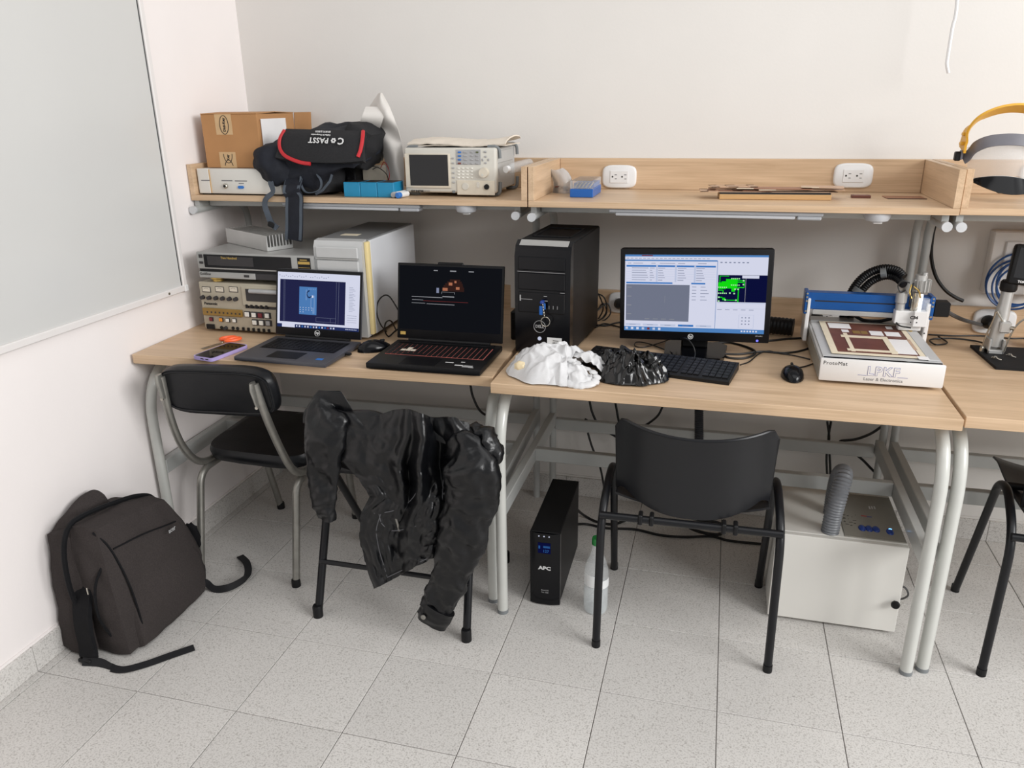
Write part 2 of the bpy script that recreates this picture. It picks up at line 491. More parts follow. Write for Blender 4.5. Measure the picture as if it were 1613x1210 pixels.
        s._add(verts, faces); return s
    def blob(s, c, r, f, sub=4):
        """icosphere shaped by f(unit direction) -> offset point factor"""
        b = bmesh.new(); bmesh.ops.create_icosphere(b, subdivisions=sub, radius=1)
        for v in b.verts:
            q = f(v.co.copy()); v.co = Vector((c[0] + r[0] * q.x, c[1] + r[1] * q.y, c[2] + r[2] * q.z))
        return s.merge(b)
    def obj(s, name, mat=None, parent=None, ang=35, local=False, smooth=True, origin=True, norm=True):
        if norm: bmesh.ops.recalc_face_normals(s.bm, faces=s.bm.faces[:])
        me = bpy.data.meshes.new(name)
        if not s.mats: s.mats = [mat]
        off = Vector((0, 0, 0))
        if parent is not None and not local:
            s.bm.transform(mw(parent).inverted())
        elif parent is None and origin:
            vs = [v.co for v in s.bm.verts]
            off = Vector((sum(v.x for v in vs) / len(vs), sum(v.y for v in vs) / len(vs), min(v.z for v in vs)))
            s.bm.transform(Matrix.Translation(-off))
        s.bm.to_mesh(me); s.bm.free()
        for m in s.mats: me.materials.append(MATS[m])
        if smooth:
            me.polygons.foreach_set('use_smooth', [True] * len(me.polygons)); me.set_sharp_from_angle(angle=R(ang))
        o = bpy.data.objects.new(name, me); COL.objects.link(o); o.location = off
        if parent is not None: o.parent = parent
        return o

def top(o, label, cat, group=None, kind=None): return link_props(o, label, cat, group, kind)
def struct(o): o['kind'] = 'structure'; return o

def text(s, size, mat, parent, M, name='lettering', ext=0.0003, align='CENTER', sx=1.0, bold=0.0, space=1.0):
    """M: world matrix of the writing plane (x right, y up, z out)"""
    cu = bpy.data.curves.new('txt', 'FONT'); cu.body = s; cu.size = size; cu.extrude = ext; cu.align_x = align; cu.align_y = 'CENTER'; cu.resolution_u = 2; cu.offset = bold; cu.space_character = space
    t = bpy.data.objects.new('txt', cu); COL.objects.link(t)
    dg = bpy.context.evaluated_depsgraph_get(); dg.update()
    me = bpy.data.meshes.new_from_object(t.evaluated_get(dg))
    bpy.data.objects.remove(t); bpy.data.curves.remove(cu)
    me.name = name; me.materials.clear(); me.materials.append(MATS[mat])
    me.transform(mw(parent).inverted() @ M @ Matrix.Diagonal((sx, 1, 1, 1)))
    o = bpy.data.objects.new(name, me); COL.objects.link(o); o.parent = parent
    return o

def plane_M(p, xdir, ydir):
    x = Vector(xdir).normalized(); y = Vector(ydir); y = (y - x * y.dot(x)).normalized(); z = x.cross(y)
    M = Matrix((x, y, z)).transposed().to_4x4(); M.translation = Vector(p); return M
FRONT = lambda p: plane_M(p, (1, 0, 0), (0, 0, 1))
TOP = lambda p: plane_M(p, (1, 0, 0), (0, 1, 0))

def cable(name, pts, r, mat, label, cat='cable', n=6, group=None, sm=7, closed=False):
    o = G().sweep(smooth_path(pts, sm, closed), r, n, closed).obj(name, mat)
    return top(o, label, cat, group)

# ================================================================== the room
H = 2.75
floor = struct(G().use('grout').bb(-0.1, 5.4, -4.2, 0.1, -0.06, -0.0055).obj('floor', parent=None, origin=False))
TS = 0.306
tile_me = {}
def floor_tile(x0, x1, y0, y1):
    k = (round(x1 - x0, 4), round(y1 - y0, 4))
    if k not in tile_me:
        g = G().use('terrazzo').box((0, 0, -0.004), (k[0] - 0.0022, k[1] - 0.0022, 0.008), 0.0009)
        o = g.obj('tile', parent=floor, local=True); tile_me[k] = o.data
    else:
        o = bpy.data.objects.new('tile', tile_me[k]); COL.objects.link(o); o.parent = floor
    o.location = ((x0 + x1) / 2, (y0 + y1) / 2, -0.0006 * random.random())
xs = [0.0] + [0.0367 + TS * i for i in range(18)]
ys = [0.0] + [-0.1836 - TS * j for j in range(13)]
for i in range(len(xs) - 1):
    for j in range(len(ys) - 1):
        floor_tile(xs[i], xs[i + 1], ys[j + 1], ys[j])
struct(G().use('wall_paint_shaded').bb(-0.1, 5.4, 0.0, 0.1, -0.06, H).obj('wall_back', origin=False))
struct(G().use('wall_paint_lit').bb(-0.1, 0.0, -4.2, 0.0, -0.06, H).obj('wall_left', origin=False))
bb_b = struct(G().use('wall_paint_shaded').bb(0.012, 5.4, -0.004, -0.0005, 0.080, 0.087).obj('baseboard_back', origin=False))
bb_l = struct(G().use('wall_paint_lit').bb(0.0005, 0.004, -4.2, -0.012, 0.080, 0.087).obj('baseboard_left', origin=False))
for i in range(len(xs) - 1):
    a = max(xs[i], 0.012)
    G().use('terrazzo').bb(a + 0.0006, xs[i + 1] - 0.0006, -0.012, -0.0005, 0.0, 0.080, 0.001).obj('baseboard_tile', parent=bb_b)
for j in range(len(ys) - 1):
    b = min(ys[j], -0.012)
    G().use('terrazzo').bb(0.0005, 0.012, ys[j + 1] + 0.0006, b - 0.0006, 0.0, 0.080, 0.001).obj('baseboard_tile', parent=bb_l)

# ------------------------------------------------------------------ whiteboard on the left wall
wb = thing('whiteboard', 'large blank white enamel board in a slim pale frame on the left wall', 'whiteboard', (0, -1.75, 0.904))
G().use('white_enamel').bb(0.001, 0.012, -2.96, -0.548, 0.922, 2.08).obj('panel', parent=wb)
G().use('white_frame').bb(0.001, 0.020, -2.98, -0.545, 0.904, 0.926, 0.003).obj('frame_rail', parent=wb)
G().use('white_frame').bb(0.001, 0.020, -2.98, -0.545, 2.078, 2.10, 0.003).obj('frame_rail', parent=wb)
G().use('white_frame').bb(0.001, 0.020, -0.550, -0.530, 0.910, 2.10, 0.003).obj('frame_rail', parent=wb)
G().use('white_frame').bb(0.001, 0.020, -2.98, -2.96, 0.904, 2.10, 0.003).obj('frame_rail', parent=wb)
G().use('dark_metal').bb(0.012, 0.0135, -0.5535, -0.5505, 0.926, 2.078).obj('frame_seam', parent=wb)
G().use('white_plastic').box((0.011, -0.537, 0.914), (0.023, 0.018, 0.024), 0.003).obj('corner_cap', parent=wb)
for yy in (-0.63, -1.6, -2.6):
    G().use('chrome').cyl((0.020, yy, 0.915), (0.0225, yy, 0.915), 0.0045, 12).obj('screw', parent=wb)

# white hanging lead at the top right of the back wall
top(G().sweep(smooth_path([at(1520, -190, y=-.12), at(1508, 0, y=-.12), at(1500, 45, y=-.12), at(1492.5, 92, y=-.12), at(1491.5, 102, y=-.12), at(1494, 115, y=-.118)], 5), 0.0048, 8).obj('hanging_lead', 'white_plastic'),
    'thin white lead hanging down in front of the upper back wall', 'lead')

# ================================================================== workbenches and shelves
def workbench(x0, w, yf, rot, label, depth, posts_h=1.166, post_in=0.017):
    t = thing('workbench', label, 'desk', (x0, yf, 0), rot, 'oak topped workbenches along the back wall')
    L = dict(parent=t, local=True)
    G().use('oak').bb(0, w, 0, depth, 0.735, 0.765, 0.0012).obj('desktop', **L)
    G().use('oak').bb(0.002, w - 0.002, depth - 0.002, depth + 0.016, 0.735, 0.855, 0.001).obj('back_board', **L)
    for x, xp in ((0.019, 0.019), (w - 0.017, w - post_in)):
        G().sweep(round_path([(x, .017, 0.004), (x, .017, .717), (x, .52, .717)], .19, 10), .0165, 14).obj('front_leg', 'light_tube', **L)
        G().use('rubber_grey').cyl((x, .017, 0), (x, .017, .012), .0172, 14).obj('foot_cap', **L)
        yb = depth - 0.062
        post = G().sweep(round_path([(xp, yb, 0.0), (xp, yb, posts_h), (xp, yb - .335, posts_h)], .09, 8), .0130, 14).obj('rear_post', 'grey_tube', **L)
        G().use('cap_white').cyl((xp, yb - .333, posts_h), (xp, yb - .343, posts_h), .0136, 18).obj('end_cap', **{'parent': post, 'local': True})
        G().use('grey_tube').prism([(yb - .31, posts_h + .008), (yb - .20, posts_h + .008), (yb - .20, posts_h + .030), (yb - .31, posts_h + .030)], xp - .009, xp + .009, u=(0, 1, 0), v=(0, 0, 1), w=(1, 0, 0)).obj('bracket', parent=post, local=True)
        G().use('grey_tube').bb(x - .0125, x + .0125, .03, yb, .335, .385, .002).obj('side_rail', **L)
    G().use('grey_tube').bb(.03, w - .03, yb - .012, yb + .012, .318, .362, .002).obj('cross_bar', **L)
    G().use('grey_tube').bb(.03, w - .03, yb - .345, yb - .32, .338, .384, .002).obj('cross_bar', **L)
    G().use('grey_tube').bb(.03, w - .03, yb - .255, yb - .235, posts_h + .006, posts_h + .026, .002).obj('shelf_rail', **L)
    return t
D1 = workbench(0.012, 1.18, -0.836, R(2.1), 'oak workbench on the left carrying two open laptops', 0.80)
D2 = workbench(1.199, 1.193, -0.843, 0, 'oak workbench in the middle under the monitor and milling machine', 0.823, post_in=0.006)
D3 = workbench(2.4025, 1.19, -0.818, 0, 'oak workbench at the right edge carrying the digital microscope', 0.798)

def wall_shelf(x0, x1, yf, label, zb=1.197):
    t = thing('wall_shelf', label, 'shelf', ((x0 + x1) / 2, yf / 2, zb), 0, 'open oak shelves above the workbenches')
    G().use('oak').bb(x0, x1, yf, -.001, zb, zb + .018, .0008).obj('shelf_board', parent=t)
    G().use('oak').bb(x0 + .019, x1 - .019, -.019, -.001, zb + .0185, zb + .121, .0008).obj('back_panel', parent=t)
    for a in (x0, x1 - .018):
        G().use('oak_y').bb(a, a + .018, yf, -.001, zb + .0183, zb + .121, .0008).obj('side_panel', parent=t)
    return t
wall_shelf(0.003, 1.203, -0.42, 'oak wall shelf on the left holding a carton, backpack and analyser')
wall_shelf(1.207, 2.411, -0.42, 'oak wall shelf in the middle with two outlets and a stack of boards')
wall_shelf(2.416, 3.60, -0.405, 'oak wall shelf at the right edge holding the face shields')

for a, b, lab in ((0.345, 0.842, 'white strip light under the left shelf, above the tower computers'),
                  (1.455, 2.068, 'white strip light under the middle shelf, above the monitor')):
    t = thing('strip_light', lab, 'light', ((a + b) / 2, -.385, 1.172), 0, 'strip lights under the shelves')
    G().use('lamp_white').bb(a, b, -.408, -.362, 1.184, 1.1968, .003).obj('housing', parent=t)
    G().use('lamp_diffuser').bb(a + .02, b - .075, -.404, -.366, 1.174, 1.1845, .004, 2).obj('diffuser', parent=t)
    G().use('lamp_white').bb(b - .07, b - .004, -.406, -.364, 1.173, 1.1845, .003).obj('end_cover', parent=t)
for x, lab in ((0.992, 'round white junction box under the left shelf'), (2.214, 'round white junction box under the middle shelf')):
    t = thing('junction_box', lab, 'junction box', (x, -.378, 1.170), 0, 'junction boxes under the shelves')
    G().use('lamp_diffuser').lathe([(.036, 0.0268), (.036, .016), (.030, .004), (.015, 0), (0, 0)], 24, (x, -.378, 1.170)).obj('cover', parent=t)
    G().use('white_plastic').bb(x - .010, x + .014, -.388, -.368, 1.165, 1.1712, .002).obj('lamp_plug', parent=t)

# ------------------------------------------------------------------ electric outlets
def superell(a, b, n=4.0, m=40):
    out = []
    for k in range(m):
        c, s = math.cos(2 * math.pi * k / m), math.sin(2 * math.pi * k / m)
        out.append((a * math.copysign(abs(c) ** (2 / n), c), b * math.copysign(abs(s) ** (2 / n), s)))
    return out
def outlet(x, z, y, label, w=.118, h=.078, plugs=()):
    t = thing('wall_outlet', label, 'outlet', (x, y, z - h / 2), 0, 'white double outlets on the oak boards')
    g = G().use('white_plastic'); rings = []
    for k, (f, d) in enumerate(((1.0, 0.0), (1.0, -.005), (.965, -.0085), (.90, -.0105))):
        rings.append([(x + px * f, y + d, z + pz * (f if k < 2 else f - .01)) for px, pz in superell(w / 2, h / 2)])
    n = len(rings[0]); V = [p for r in rings for p in r]
    F = [(i * n + k, i * n + (k + 1) % n, (i + 1) * n + (k + 1) % n, (i + 1) * n + k) for i in range(3) for k in range(n)] + [tuple(3 * n + k for k in range(n)), tuple(range(n - 1, -1, -1))]
    g._add(V, F); g.obj('cover_plate', parent=t)
    s = G().use('white_plastic').bb(x - .031, x + .031, y - .0125, y - .010, z - .0205, z + .0205, .001).obj('socket_insert', parent=t)
    g = G().use('socket_hole')
    for sx in (-.0165, .0165):
        g.cyl((x + sx - .006, y - .0128, z + .0005), (x + sx - .006, y - .0123, z + .0005), .0030, 10)
        g.bb(x + sx + .001, x + sx + .009, y - .0128, y - .0123, z + .006, z + .0078); g.bb(x + sx + .002, x + sx + .009, y - .0128, y - .0123, z - .0075, z - .0057)
    g.obj('socket_slots', parent=s)
    return t
outlet(1.435, 1.257, -.019, 'white double outlet on the middle shelf back, beside the blue drill box')
outlet(2.187, 1.267, -.019, 'white double outlet on the middle shelf back, right of the copper boards')
outlet(2.722, 1.270, -.019, 'white double outlet behind the visors on the right shelf')
OB = -.0225
outlet(1.470, .812, OB, 'white double outlet on the bench back board between computer tower and monitor')
outlet(2.150, .800, OB, 'white double outlet on the bench back board behind the milling machine')
outlet(2.672, .810, OB, 'white double outlet on the bench back board behind the microscope pole', .126, .082)
def plug(x, z, label, r=.019, d=.034):
    t = thing('power_plug', label, 'plug', (x, OB - .014, z - r))
    G().use('cable').lathe([(r, 0), (r, .012), (r * .8, .022), (.009, d)], 18, (x, OB - .0130, z), (0, -1, 0)).obj('plug_body', parent=t)
    return t
plug(1.452, .812, 'black plug in the outlet between the computer tower and the monitor')
plug(1.505, .812, 'black plug in the outlet half hidden by the monitor frame')
plug(2.128, .800, 'black plug in the outlet behind the milling machine')
plug(2.652, .812, 'black plug in the outlet left of the microscope pole', .022)

# white wall box with a raised lid, behind the microscope
t = thing('wall_box', 'square white painted box on the wall behind the microscope', 'box', (2.75, -.03, .90))
G().use('wall_paint_shaded').bb(2.618, 2.87, -.045, -.0005, .905, 1.105, .004).obj('box_body', parent=t)
G().use('white_plastic').bb(2.655, 2.84, -.052, -.0455, .935, 1.075, .004).obj('box_lid', parent=t)
G().use('white_plastic').bb(2.675, 2.82, -.055, -.0525, .953, 1.057, .003).obj('lid_panel', parent=t)

# ================================================================== instruments stacked on the left bench
DZ = 0.7655
def pbox(g, px, py, w, h, y, d, bev=0.0005, back=0.0):
    """small raised piece on a front panel at plane y, centred where the photo shows it; w, h in metres"""
    p = at(px, py, y=y); g.bb(p.x - w / 2, p.x + w / 2, y - d, y + back, p.z - h / 2, p.z + h / 2, bev); return p
def pcyl(g, px, py, r, y, d, r2=None, n=12):
    p = at(px, py, y=y); g.cyl((p.x, y, p.z), (p.x, y - d, p.z), r, n, r2); return p
dy = -0.541
t = thing('tape_deck', 'beige tape editing deck with three meters and square buttons, bottom of its stack', 'tape deck', (.286, -.35, DZ))
G().use('deck_beige').bb(.074, .502, dy + .004, -.17, DZ + .010, .938, .004, 2).obj('case', parent=t)
g = G().use('deck_beige'); g.bb(.072, .504, dy, dy + .012, DZ + .008, .940, .005, 2); g.obj('front_panel', parent=t)
g = G().use('dark_metal')
for x in (.11, .46):
    for y in (-.50, -.22): g.cyl((x, y, DZ), (x, y, DZ + .011), .014, 12)
g.obj('feet', parent=t)
def k6(x, y): return 300 + x / 10.086, 420 + y / 10.086
for x in (255, 465, 685):
    m = G().use('deck_dark'); p = pbox(m, *k6(x, 362), .034, .020, dy, .0012); m = m.obj('meter', parent=t)
    G().use('cream').bb(p.x - .0145, p.x + .0145, dy - .0022, dy - .0011, p.z - .0075, p.z + .008, .0004).obj('meter_dial', parent=m)
    g = G().use('ink'); g.sweep([(p.x - .010 + .020 * k / 6, dy - .0025, p.z + .001 + .004 * math.sin(math.pi * k / 6)) for k in range(7)], .0004, 4); g.obj('meter_scale', parent=m)
for x, y in ((205, 485), (308, 492), (415, 497), (520, 503), (628, 510), (730, 514)):
    k = G().use('deck_dark'); p = pcyl(k, *k6(x, y), .0075, dy, .012, .0062, 14); k.obj('knob', parent=t)
    # pointer line
text('Panasonic', .013, 'ink', t, FRONT(at(*k6(325, 588), y=dy) + Vector((0, -.0004, 0))), bold=.0004)
g = G().use('amber'); p0 = at(*k6(200, 630), y=dy); p1 = at(*k6(845, 800), y=dy)
g.bb(p0.x, p1.x, dy - .008, dy, p1.z, p0.z - .004, .002); a = g.obj('amber_window', parent=t)
g = G().use('deck_dark')
for k in range(9): pbox(g, *k6(270 + 64 * k, 720 + 4.2 * k), .006, .006, dy - .0078, .0008)
g.obj('window_marks', parent=a)
# cassette slot at the right of the face
p0 = at(*k6(800, 265), y=dy); 
G().use('deck_beige').bb(p0.x, .500, dy - .005, dy, .865, .932, .003).obj('slot_frame', parent=t)
G().use('deck_dark').bb(p0.x + .017, .498, dy - .0065, dy - .0045, .882, .924, .001).obj('cassette_door', parent=t)
G().use('btn_grey').cyl((p0.x + .036, dy - .010, .918), (.496, dy - .010, .918), .0075, 14).obj('slot_handle', parent=t)
g = G().use('deck_dark'); p = at(*k6(1060, 620), y=dy); g.bb(p.x - .045, .498, dy - .0012, dy, p.z - .011, p.z + .011); s = g.obj('switch_plate', parent=t)
g = G().use('black_plastic')
for k in range(5): pbox(g, *k6(905 + 78 * k, 625 + 4 * k), .009, .012, dy - .001, .005)
g.obj('switches', parent=s)
for x, y, m in ((912, 755, 'btn_white'), (1020, 765, 'btn_white'), (1120, 772, 'btn_maroon'), (1232, 778, 'btn_white'), (1032, 885, 'btn_white'), (1140, 892, 'btn_white'), (1248, 898, 'btn_grey')):
    f = G().use('deck_dark'); p = pbox(f, *k6(x, y), .023, .021, dy, .003); f = f.obj('button', parent=t)
    G().use(m).bb(p.x - .0085, p.x + .0065, dy - .007, dy - .0028, p.z - .0075, p.z + .0075, .0008).obj('button_cap', parent=f)
for x, y, m in ((338, 835, 'btn_maroon'), (495, 843, 'btn_orange'), (600, 850, 'btn_white'), (706, 856, 'btn_white')):
    f = G().use('deck_dark'); p = pbox(f, *k6(x, y), .0155, .0145, dy, .003); f = f.obj('button', parent=t)
    G().use(m).bb(p.x - .006, p.x + .005, dy - .007, dy - .0028, p.z - .005, p.z + .006, .0006).obj('button_cap', parent=f)
G().use('black_plastic').box(tuple(at(*k6(328, 950), y=dy) + Vector((0, -.002, 0))), (.031, .006, .017), .001).obj('power_switch', parent=t)
for x, y in ((498, 968), (680, 978), (752, 984)):
    g = G().use('socket_hole'); pcyl(g, *k6(x, y), .006, dy, .002, None, 14); g.obj('jack', parent=t)
g = G().use('deck_dark'); pcyl(g, *k6(570, 974), .007, dy, .012, .005); g.obj('knob', parent=t)
for k in range(6):
    g = G().use('black_plastic'); pbox(g, *k6(848 + 81 * k, 990 + 6 * k), .008, .012, dy, .005); g.obj('slide_switch', parent=t)

# video recorder on top of it
vy = -0.541
t = thing('video_recorder', 'silver video cassette recorder with dark front window, between tape deck and heat sink', 'video recorder', (.302, -.38, .9405))
G().use('silver_paint').bb(.086, .518, vy + .006, -.20, .9545, 1.0425, .003).obj('case', parent=t)
def k7(x, y): return 310 + x / 7.681, 350 + y / 7.681
g = G().use('silver_paint'); g.bb(.084, .520, vy - .004, vy + .008, .986, 1.043, .003, 2); g.obj('upper_panel', parent=t)
g = G().use('black_plastic'); g.bb(.088, .516, vy - .001, vy + .008, .976, .986); g.obj('panel_gap', parent=t)
g = G().use('silver_paint'); g.bb(.084, .30, vy - .004, vy + .008, .9555, .9765, .002); l = g.obj('lower_panel', parent=t)
g = G().use('deck_dark'); g.bb(.30, .520, vy - .004, vy + .008, .9555, .9765, .002); g.obj('flap', parent=t)
wdw = G().use('black_gloss').bb(.111, .440, vy - .006, vy - .002, .9915, 1.036, .002).obj('cassette_window', parent=t)
G().use('deck_dark').bb(.126, .30, vy - .0068, vy - .0055, 1.000, 1.031).obj('cassette_flap', parent=wdw)
text('Two Hundred', .0105, 'gold', wdw, FRONT(at(*k7(385, 437), y=vy - .007)), bold=.0003)
for x, y, w in ((45, 410, .013), (55, 488, .014)):
    g = G().use('deck_dark'); pbox(g, *k7(x, y), w, .008 if y > 450 else .012, vy - .004, .002); g.obj('button', parent=t)
g = G().use('black_plastic'); p = pbox(g, *k7(1298, 500), .047, .036, vy - .004, .001); s = g.obj('badge', parent=t)
g = G().use('gold'); g.bb(p.x - .021, p.x + .021, vy - .0058, vy - .005, p.z - .003, p.z + .006); g.bb(p.x - .014, p.x + .012, vy - .0058, vy - .005, p.z + .0095, p.z + .0125); g.bb(p.x - .021, p.x + .021, vy - .0058, vy - .005, p.z - .0145, p.z - .0135); g.obj('badge_print', parent=s)
text('GoldStar', .012, 'ink', t, FRONT(at(*k7(115, 622), y=vy) + Vector((0, -.0045, 0))))
g = G().use('deck_dark'); pbox(g, *k7(603, 654), .019, .008, vy - .004, .0015); g.obj('button', parent=t)
for x in (.135, .47):
    for y in (-.515, -.235): G().use('gold' if y < -.4 and x < .2 else 'black_plastic').lathe([(.019, 0), (.019, .006), (.024, .009), (.024, .0142)], 20, (x, y, .9405)).obj('foot', parent=t)

# finned heat sink, turned on top of the recorder
t = thing('heat_sink', 'finned aluminium heat sink lying askew on top of the video recorder', 'heat sink', (.227, -.385, 1.0432), R(-29.5))
Lk = dict(parent=t, local=True)
L_, W_ = .285, .098
G().use('aluminium').bb(-L_ / 2, L_ / 2, -W_ / 2, W_ / 2, 0, .013, .001).obj('base_plate', **Lk)
for k in range(9):
    y = -W_ / 2 + .0022 + k * (W_ - .0044) / 8
    G().use('aluminium').prism([(y - .0022, .012), (y + .0022, .012), (y + .0013, .052), (y - .0013, .052)], -L_ / 2, L_ / 2, u=(0, 1, 0), v=(0, 0, 1), w=(1, 0, 0)).obj('fin', **Lk)

# old silver tower computer
ty = -0.512
t = thing('tower_computer', 'silver grey tower computer with white side panel and yellowed edge behind the left laptop', 'computer', (.605, -.31, DZ), 0)
tx0, tx1, tzt = .517, .697, 1.094
G().use('tower_top').bb(tx0 + .004, tx1 - .004, ty + .02, -.115, DZ + .012, tzt, .002).obj('chassis', parent=t)
G().use('tower_side').bb(tx1 - .006, tx1 + .002, ty + .022, -.112, DZ + .014, tzt - .004, .0015).obj('side_panel', parent=t)
G().use('yellowed').bb(tx1 - .010, tx1 + .003, ty - .002, ty + .021, DZ + .016, tzt - .006, .003, 2).obj('edge_strip', parent=t)
pr = [(ty - .018, DZ + .010), (ty - .022, DZ + .2), (ty - .018, tzt - .022), (ty - .008, tzt - .003), (ty + .02, tzt), (ty + .022, DZ + .010)]
fp = G().use('tower_silver').prism(pr, tx0, tx1 - .010, u=(0, 1, 0), v=(0, 0, 1), w=(1, 0, 0)).obj('front_bezel', parent=t)
for z in (1.055, 1.012):
    G().use('tower_silver').bb(tx0 + .010, tx1 - .022, ty - .026, ty - .016, z - .018, z + .018, .003).obj('drive_cover', parent=fp)
    G().use('aluminium').bb(tx0 + .008, tx1 - .020, ty - .0275, ty - .016, z - .0215, z - .0185, .001).obj('trim_line', parent=fp)
G().use('black_plastic').bb(tx0 + .012, tx1 - .022, ty - .0262, ty - .016, .955, .988, .002).obj('drive_slot', parent=fp)
G().use('black_plastic').bb(tx0 + .03, tx1 - .05, ty - .025, ty - .016, .82, .90, .003).obj('lower_grille', parent=fp)
G().use('masking').bb(.565, .625, -.43, -.395, tzt, tzt + .0006).obj('tape_scrap', parent=t)
for x in (tx0 + .02, tx1 - .03):
    for y in (ty + .03, -.15): G().use('black_plastic').cyl((x, y, DZ), (x, y, DZ + .013), .012, 12).obj('foot', parent=t)

# ------------------------------------------------------------------ laptops
def keys(g, x0, x1, y0, y1, z, rows, cols, h=.0016, gap=.0026, wide=()):
    dyk = (y1 - y0) / rows
    for r in range(rows):
        n = cols; dx = (x1 - x0) / n
        c = 0
        while c < n:
            w = 1
            if r == 0 and 3 <= c < 8: w = 5 if c == 3 else 1
            a = x0 + c * dx; b = min(x1, a + w * dx)
            g.bb(a + gap / 2, b - gap / 2, y0 + r * dyk + gap / 2, y0 + (r + 1) * dyk - gap / 2, z, z + h)
            c += w

def laptop(name, label, loc, rot, w, d, h, lid_h, lean, body, deck_col, lidm):
    t = thing(name, label, 'laptop', loc, rot)
    L = dict(parent=t, local=True)
    b = G().use(body).bb(-w / 2, w / 2, 0, d, .003, h, .004, 2).obj('base', **L)
    g = G().use('black_plastic')
    for sx in (-1, 1):
        for yy in (.03, d - .03): g.bb(sx * (w / 2 - .03) - .012, sx * (w / 2 - .03) + .012, yy - .006, yy + .006, 0, .0035)
    g.obj('rubber_feet', **L)
    M = Matrix.Translation((0, d - .004, h + .002)) @ Matrix.Rotation(-lean, 4, 'X')
    def lid(name, mat, x0, x1, y0, y1, z0, z1, bev=0.0, par=t):
        g = G(); g.X = M; g.use(mat).bb(x0, x1, y0, y1, z0, z1, bev, 2); return g.obj(name, parent=par, local=True)
    l = lid('lid', lidm, -w / 2, w / 2, 0, .007, 0.004, lid_h, .003)
    bz = lid('screen_bezel', 'bezel', -w / 2 + .002, w / 2 - .002, -.0012, .0003, .006, lid_h - .002, .0006)
    G().use('black_plastic').cyl((-w / 2 + .04, d - .002, h + .002), (w / 2 - .04, d - .002, h + .002), .006, 12).obj('hinge', **L)
    return t, b, l, bz, M, L

def screen(name, parent, M, rects, local=True):
    """lit picture as thin coloured layers: (x0,z0,x1,z1,mat,layer)"""
    g = G(); g.X = M
    for x0, z0, x1, z1, m, k in rects:
        g.use(m); y = -.0014 - .00012 * k
        g._add([(x0, y, z0), (x1, y, z0), (x1, y, z1), (x0, y, z1)], [(0, 1, 2, 3)])
    return g.obj(name, parent=parent, local=local, smooth=False, norm=False)

# --- left laptop: grey, board layout on screen
w, d, h, lh = .314, .236, .017, .222
t, base, lidp, bz, M, L = laptop('laptop', 'slim grey laptop showing a blue circuit board layout, left of the two', (.533, -.833, DZ), R(-1.5), w, d, h, lh, R(13), 'laptop_grey', 'laptop_grey', 'laptop_grey')
sx0, sx1, sz0, sz1 = -w / 2 + .008, w / 2 - .008, .030, lh - .012
SWd, SHt = sx1 - sx0, sz1 - sz0
U = lambda u, v: (sx0 + u * SWd, sz1 - v * SHt)
def rr(u0, v0, u1, v1, m, k):
    a = U(u0, v1); b = U(u1, v0); return (a[0], a[1], b[0], b[1], m, k)
rs = [rr(0, 0, 1, 1, 's_white', 0), rr(.03, .13, .83, .90, 's_navy', 1), rr(.27, .25, .485, .75, 's_mid', 2),
      rr(.06, .945, .22, .999, 's_white', 2), rr(.22, .94, 1, 1, 's_taskdark', 1), rr(0, .94, .06, 1, 's_taskdark', 1)]
for u in (.075, .09, .72, .75): rs.append(rr(u, .14, u + .002, .89, 's_text', 2))
rs += [rr(.48, .79, .72, .793, 's_text', 2), rr(.48, .865, .72, .868, 's_text', 2), rr(.48, .79, .482, .868, 's_text', 2), rr(.655, .79, .657, .868, 's_text', 2)]
rs += [rr(.35, .30, .363, .49, 's_shape', 3), rr(.41, .42, .422, .64, 's_shape', 3), rr(.45, .40, .462, .64, 's_shape', 3), rr(.41, .62, .462, .64, 's_shape', 3), rr(.435, .64, .462, .73, 's_shape', 3), rr(.425, .40, .445, .44, 's_white', 3)]
for k in range(9):
    an = math.pi * (.55 + 1.2 * k / 8)
    rs.append(rr(.395 + .03 * math.cos(an) - .006, .38 - .06 * math.sin(an) - .012, .395 + .03 * math.cos(an) + .006, .38 - .06 * math.sin(an) + .012, 's_dnavy', 3))
for k in range(12): rs.append(rr(.28 + .035 * (k % 5), .62 + .04 * (k // 5), .29 + .035 * (k % 5), .632 + .04 * (k // 5), 's_white', 3))
for k in range(5): rs.append(rr(.38 + .02 * k, .275, .39 + .02 * k, .30, 's_shape', 3))
for k in range(22): rs.append(rr(.02 + .027 * k + (.03 if k > 12 else 0), .052 + (.02 if k % 3 else 0), .03 + .027 * k + (.03 if k > 12 else 0), .066 + (.02 if k % 3 else 0), 's_text', 2))
for k in range(16): rs.append(rr(.875, .22 + .028 * k, .92 + .03 * ((k * 7) % 3) / 2, .226 + .028 * k, 's_text', 2))
for k in range(4): rs.append(rr(.855, .72 + .04 * k, .97, .725 + .04 * k, 's_text', 2))
for k in range(14): rs.append(rr(.235 + .035 * k, .955, .252 + .035 * k, .985, ('s_pale', 's_white', 's_blue', 's_red')[k % 4 if k > 8 else k % 3], 2))
for k in range(7): rs.append(rr(.84 + .02 * k, .962, .852 + .02 * k, .978, 's_pale', 2))
screen('screen_picture', bz, M, rs)
g = G().use('keycap'); keys(g, -w / 2 + .03, w / 2 - .03, .105, .205, h, 6, 15); k_ = g.obj('keys', parent=base, local=True, smooth=False); k_['kind'] = 'stuff'
G().use('bezel').bb(-w / 2 + .026, w / 2 - .026, .101, .209, h - .0004, h + .0004).obj('keyboard_well', parent=base, local=True)
G().use('laptop_black').bb(-.055, .05, .018, .082, h, h + .0006).obj('touchpad', parent=base, local=True)
G().use('btn_blue').bb(w / 2 - .05, w / 2 - .028, .03, .045, h, h + .0005).obj('sticker', parent=base, local=True)
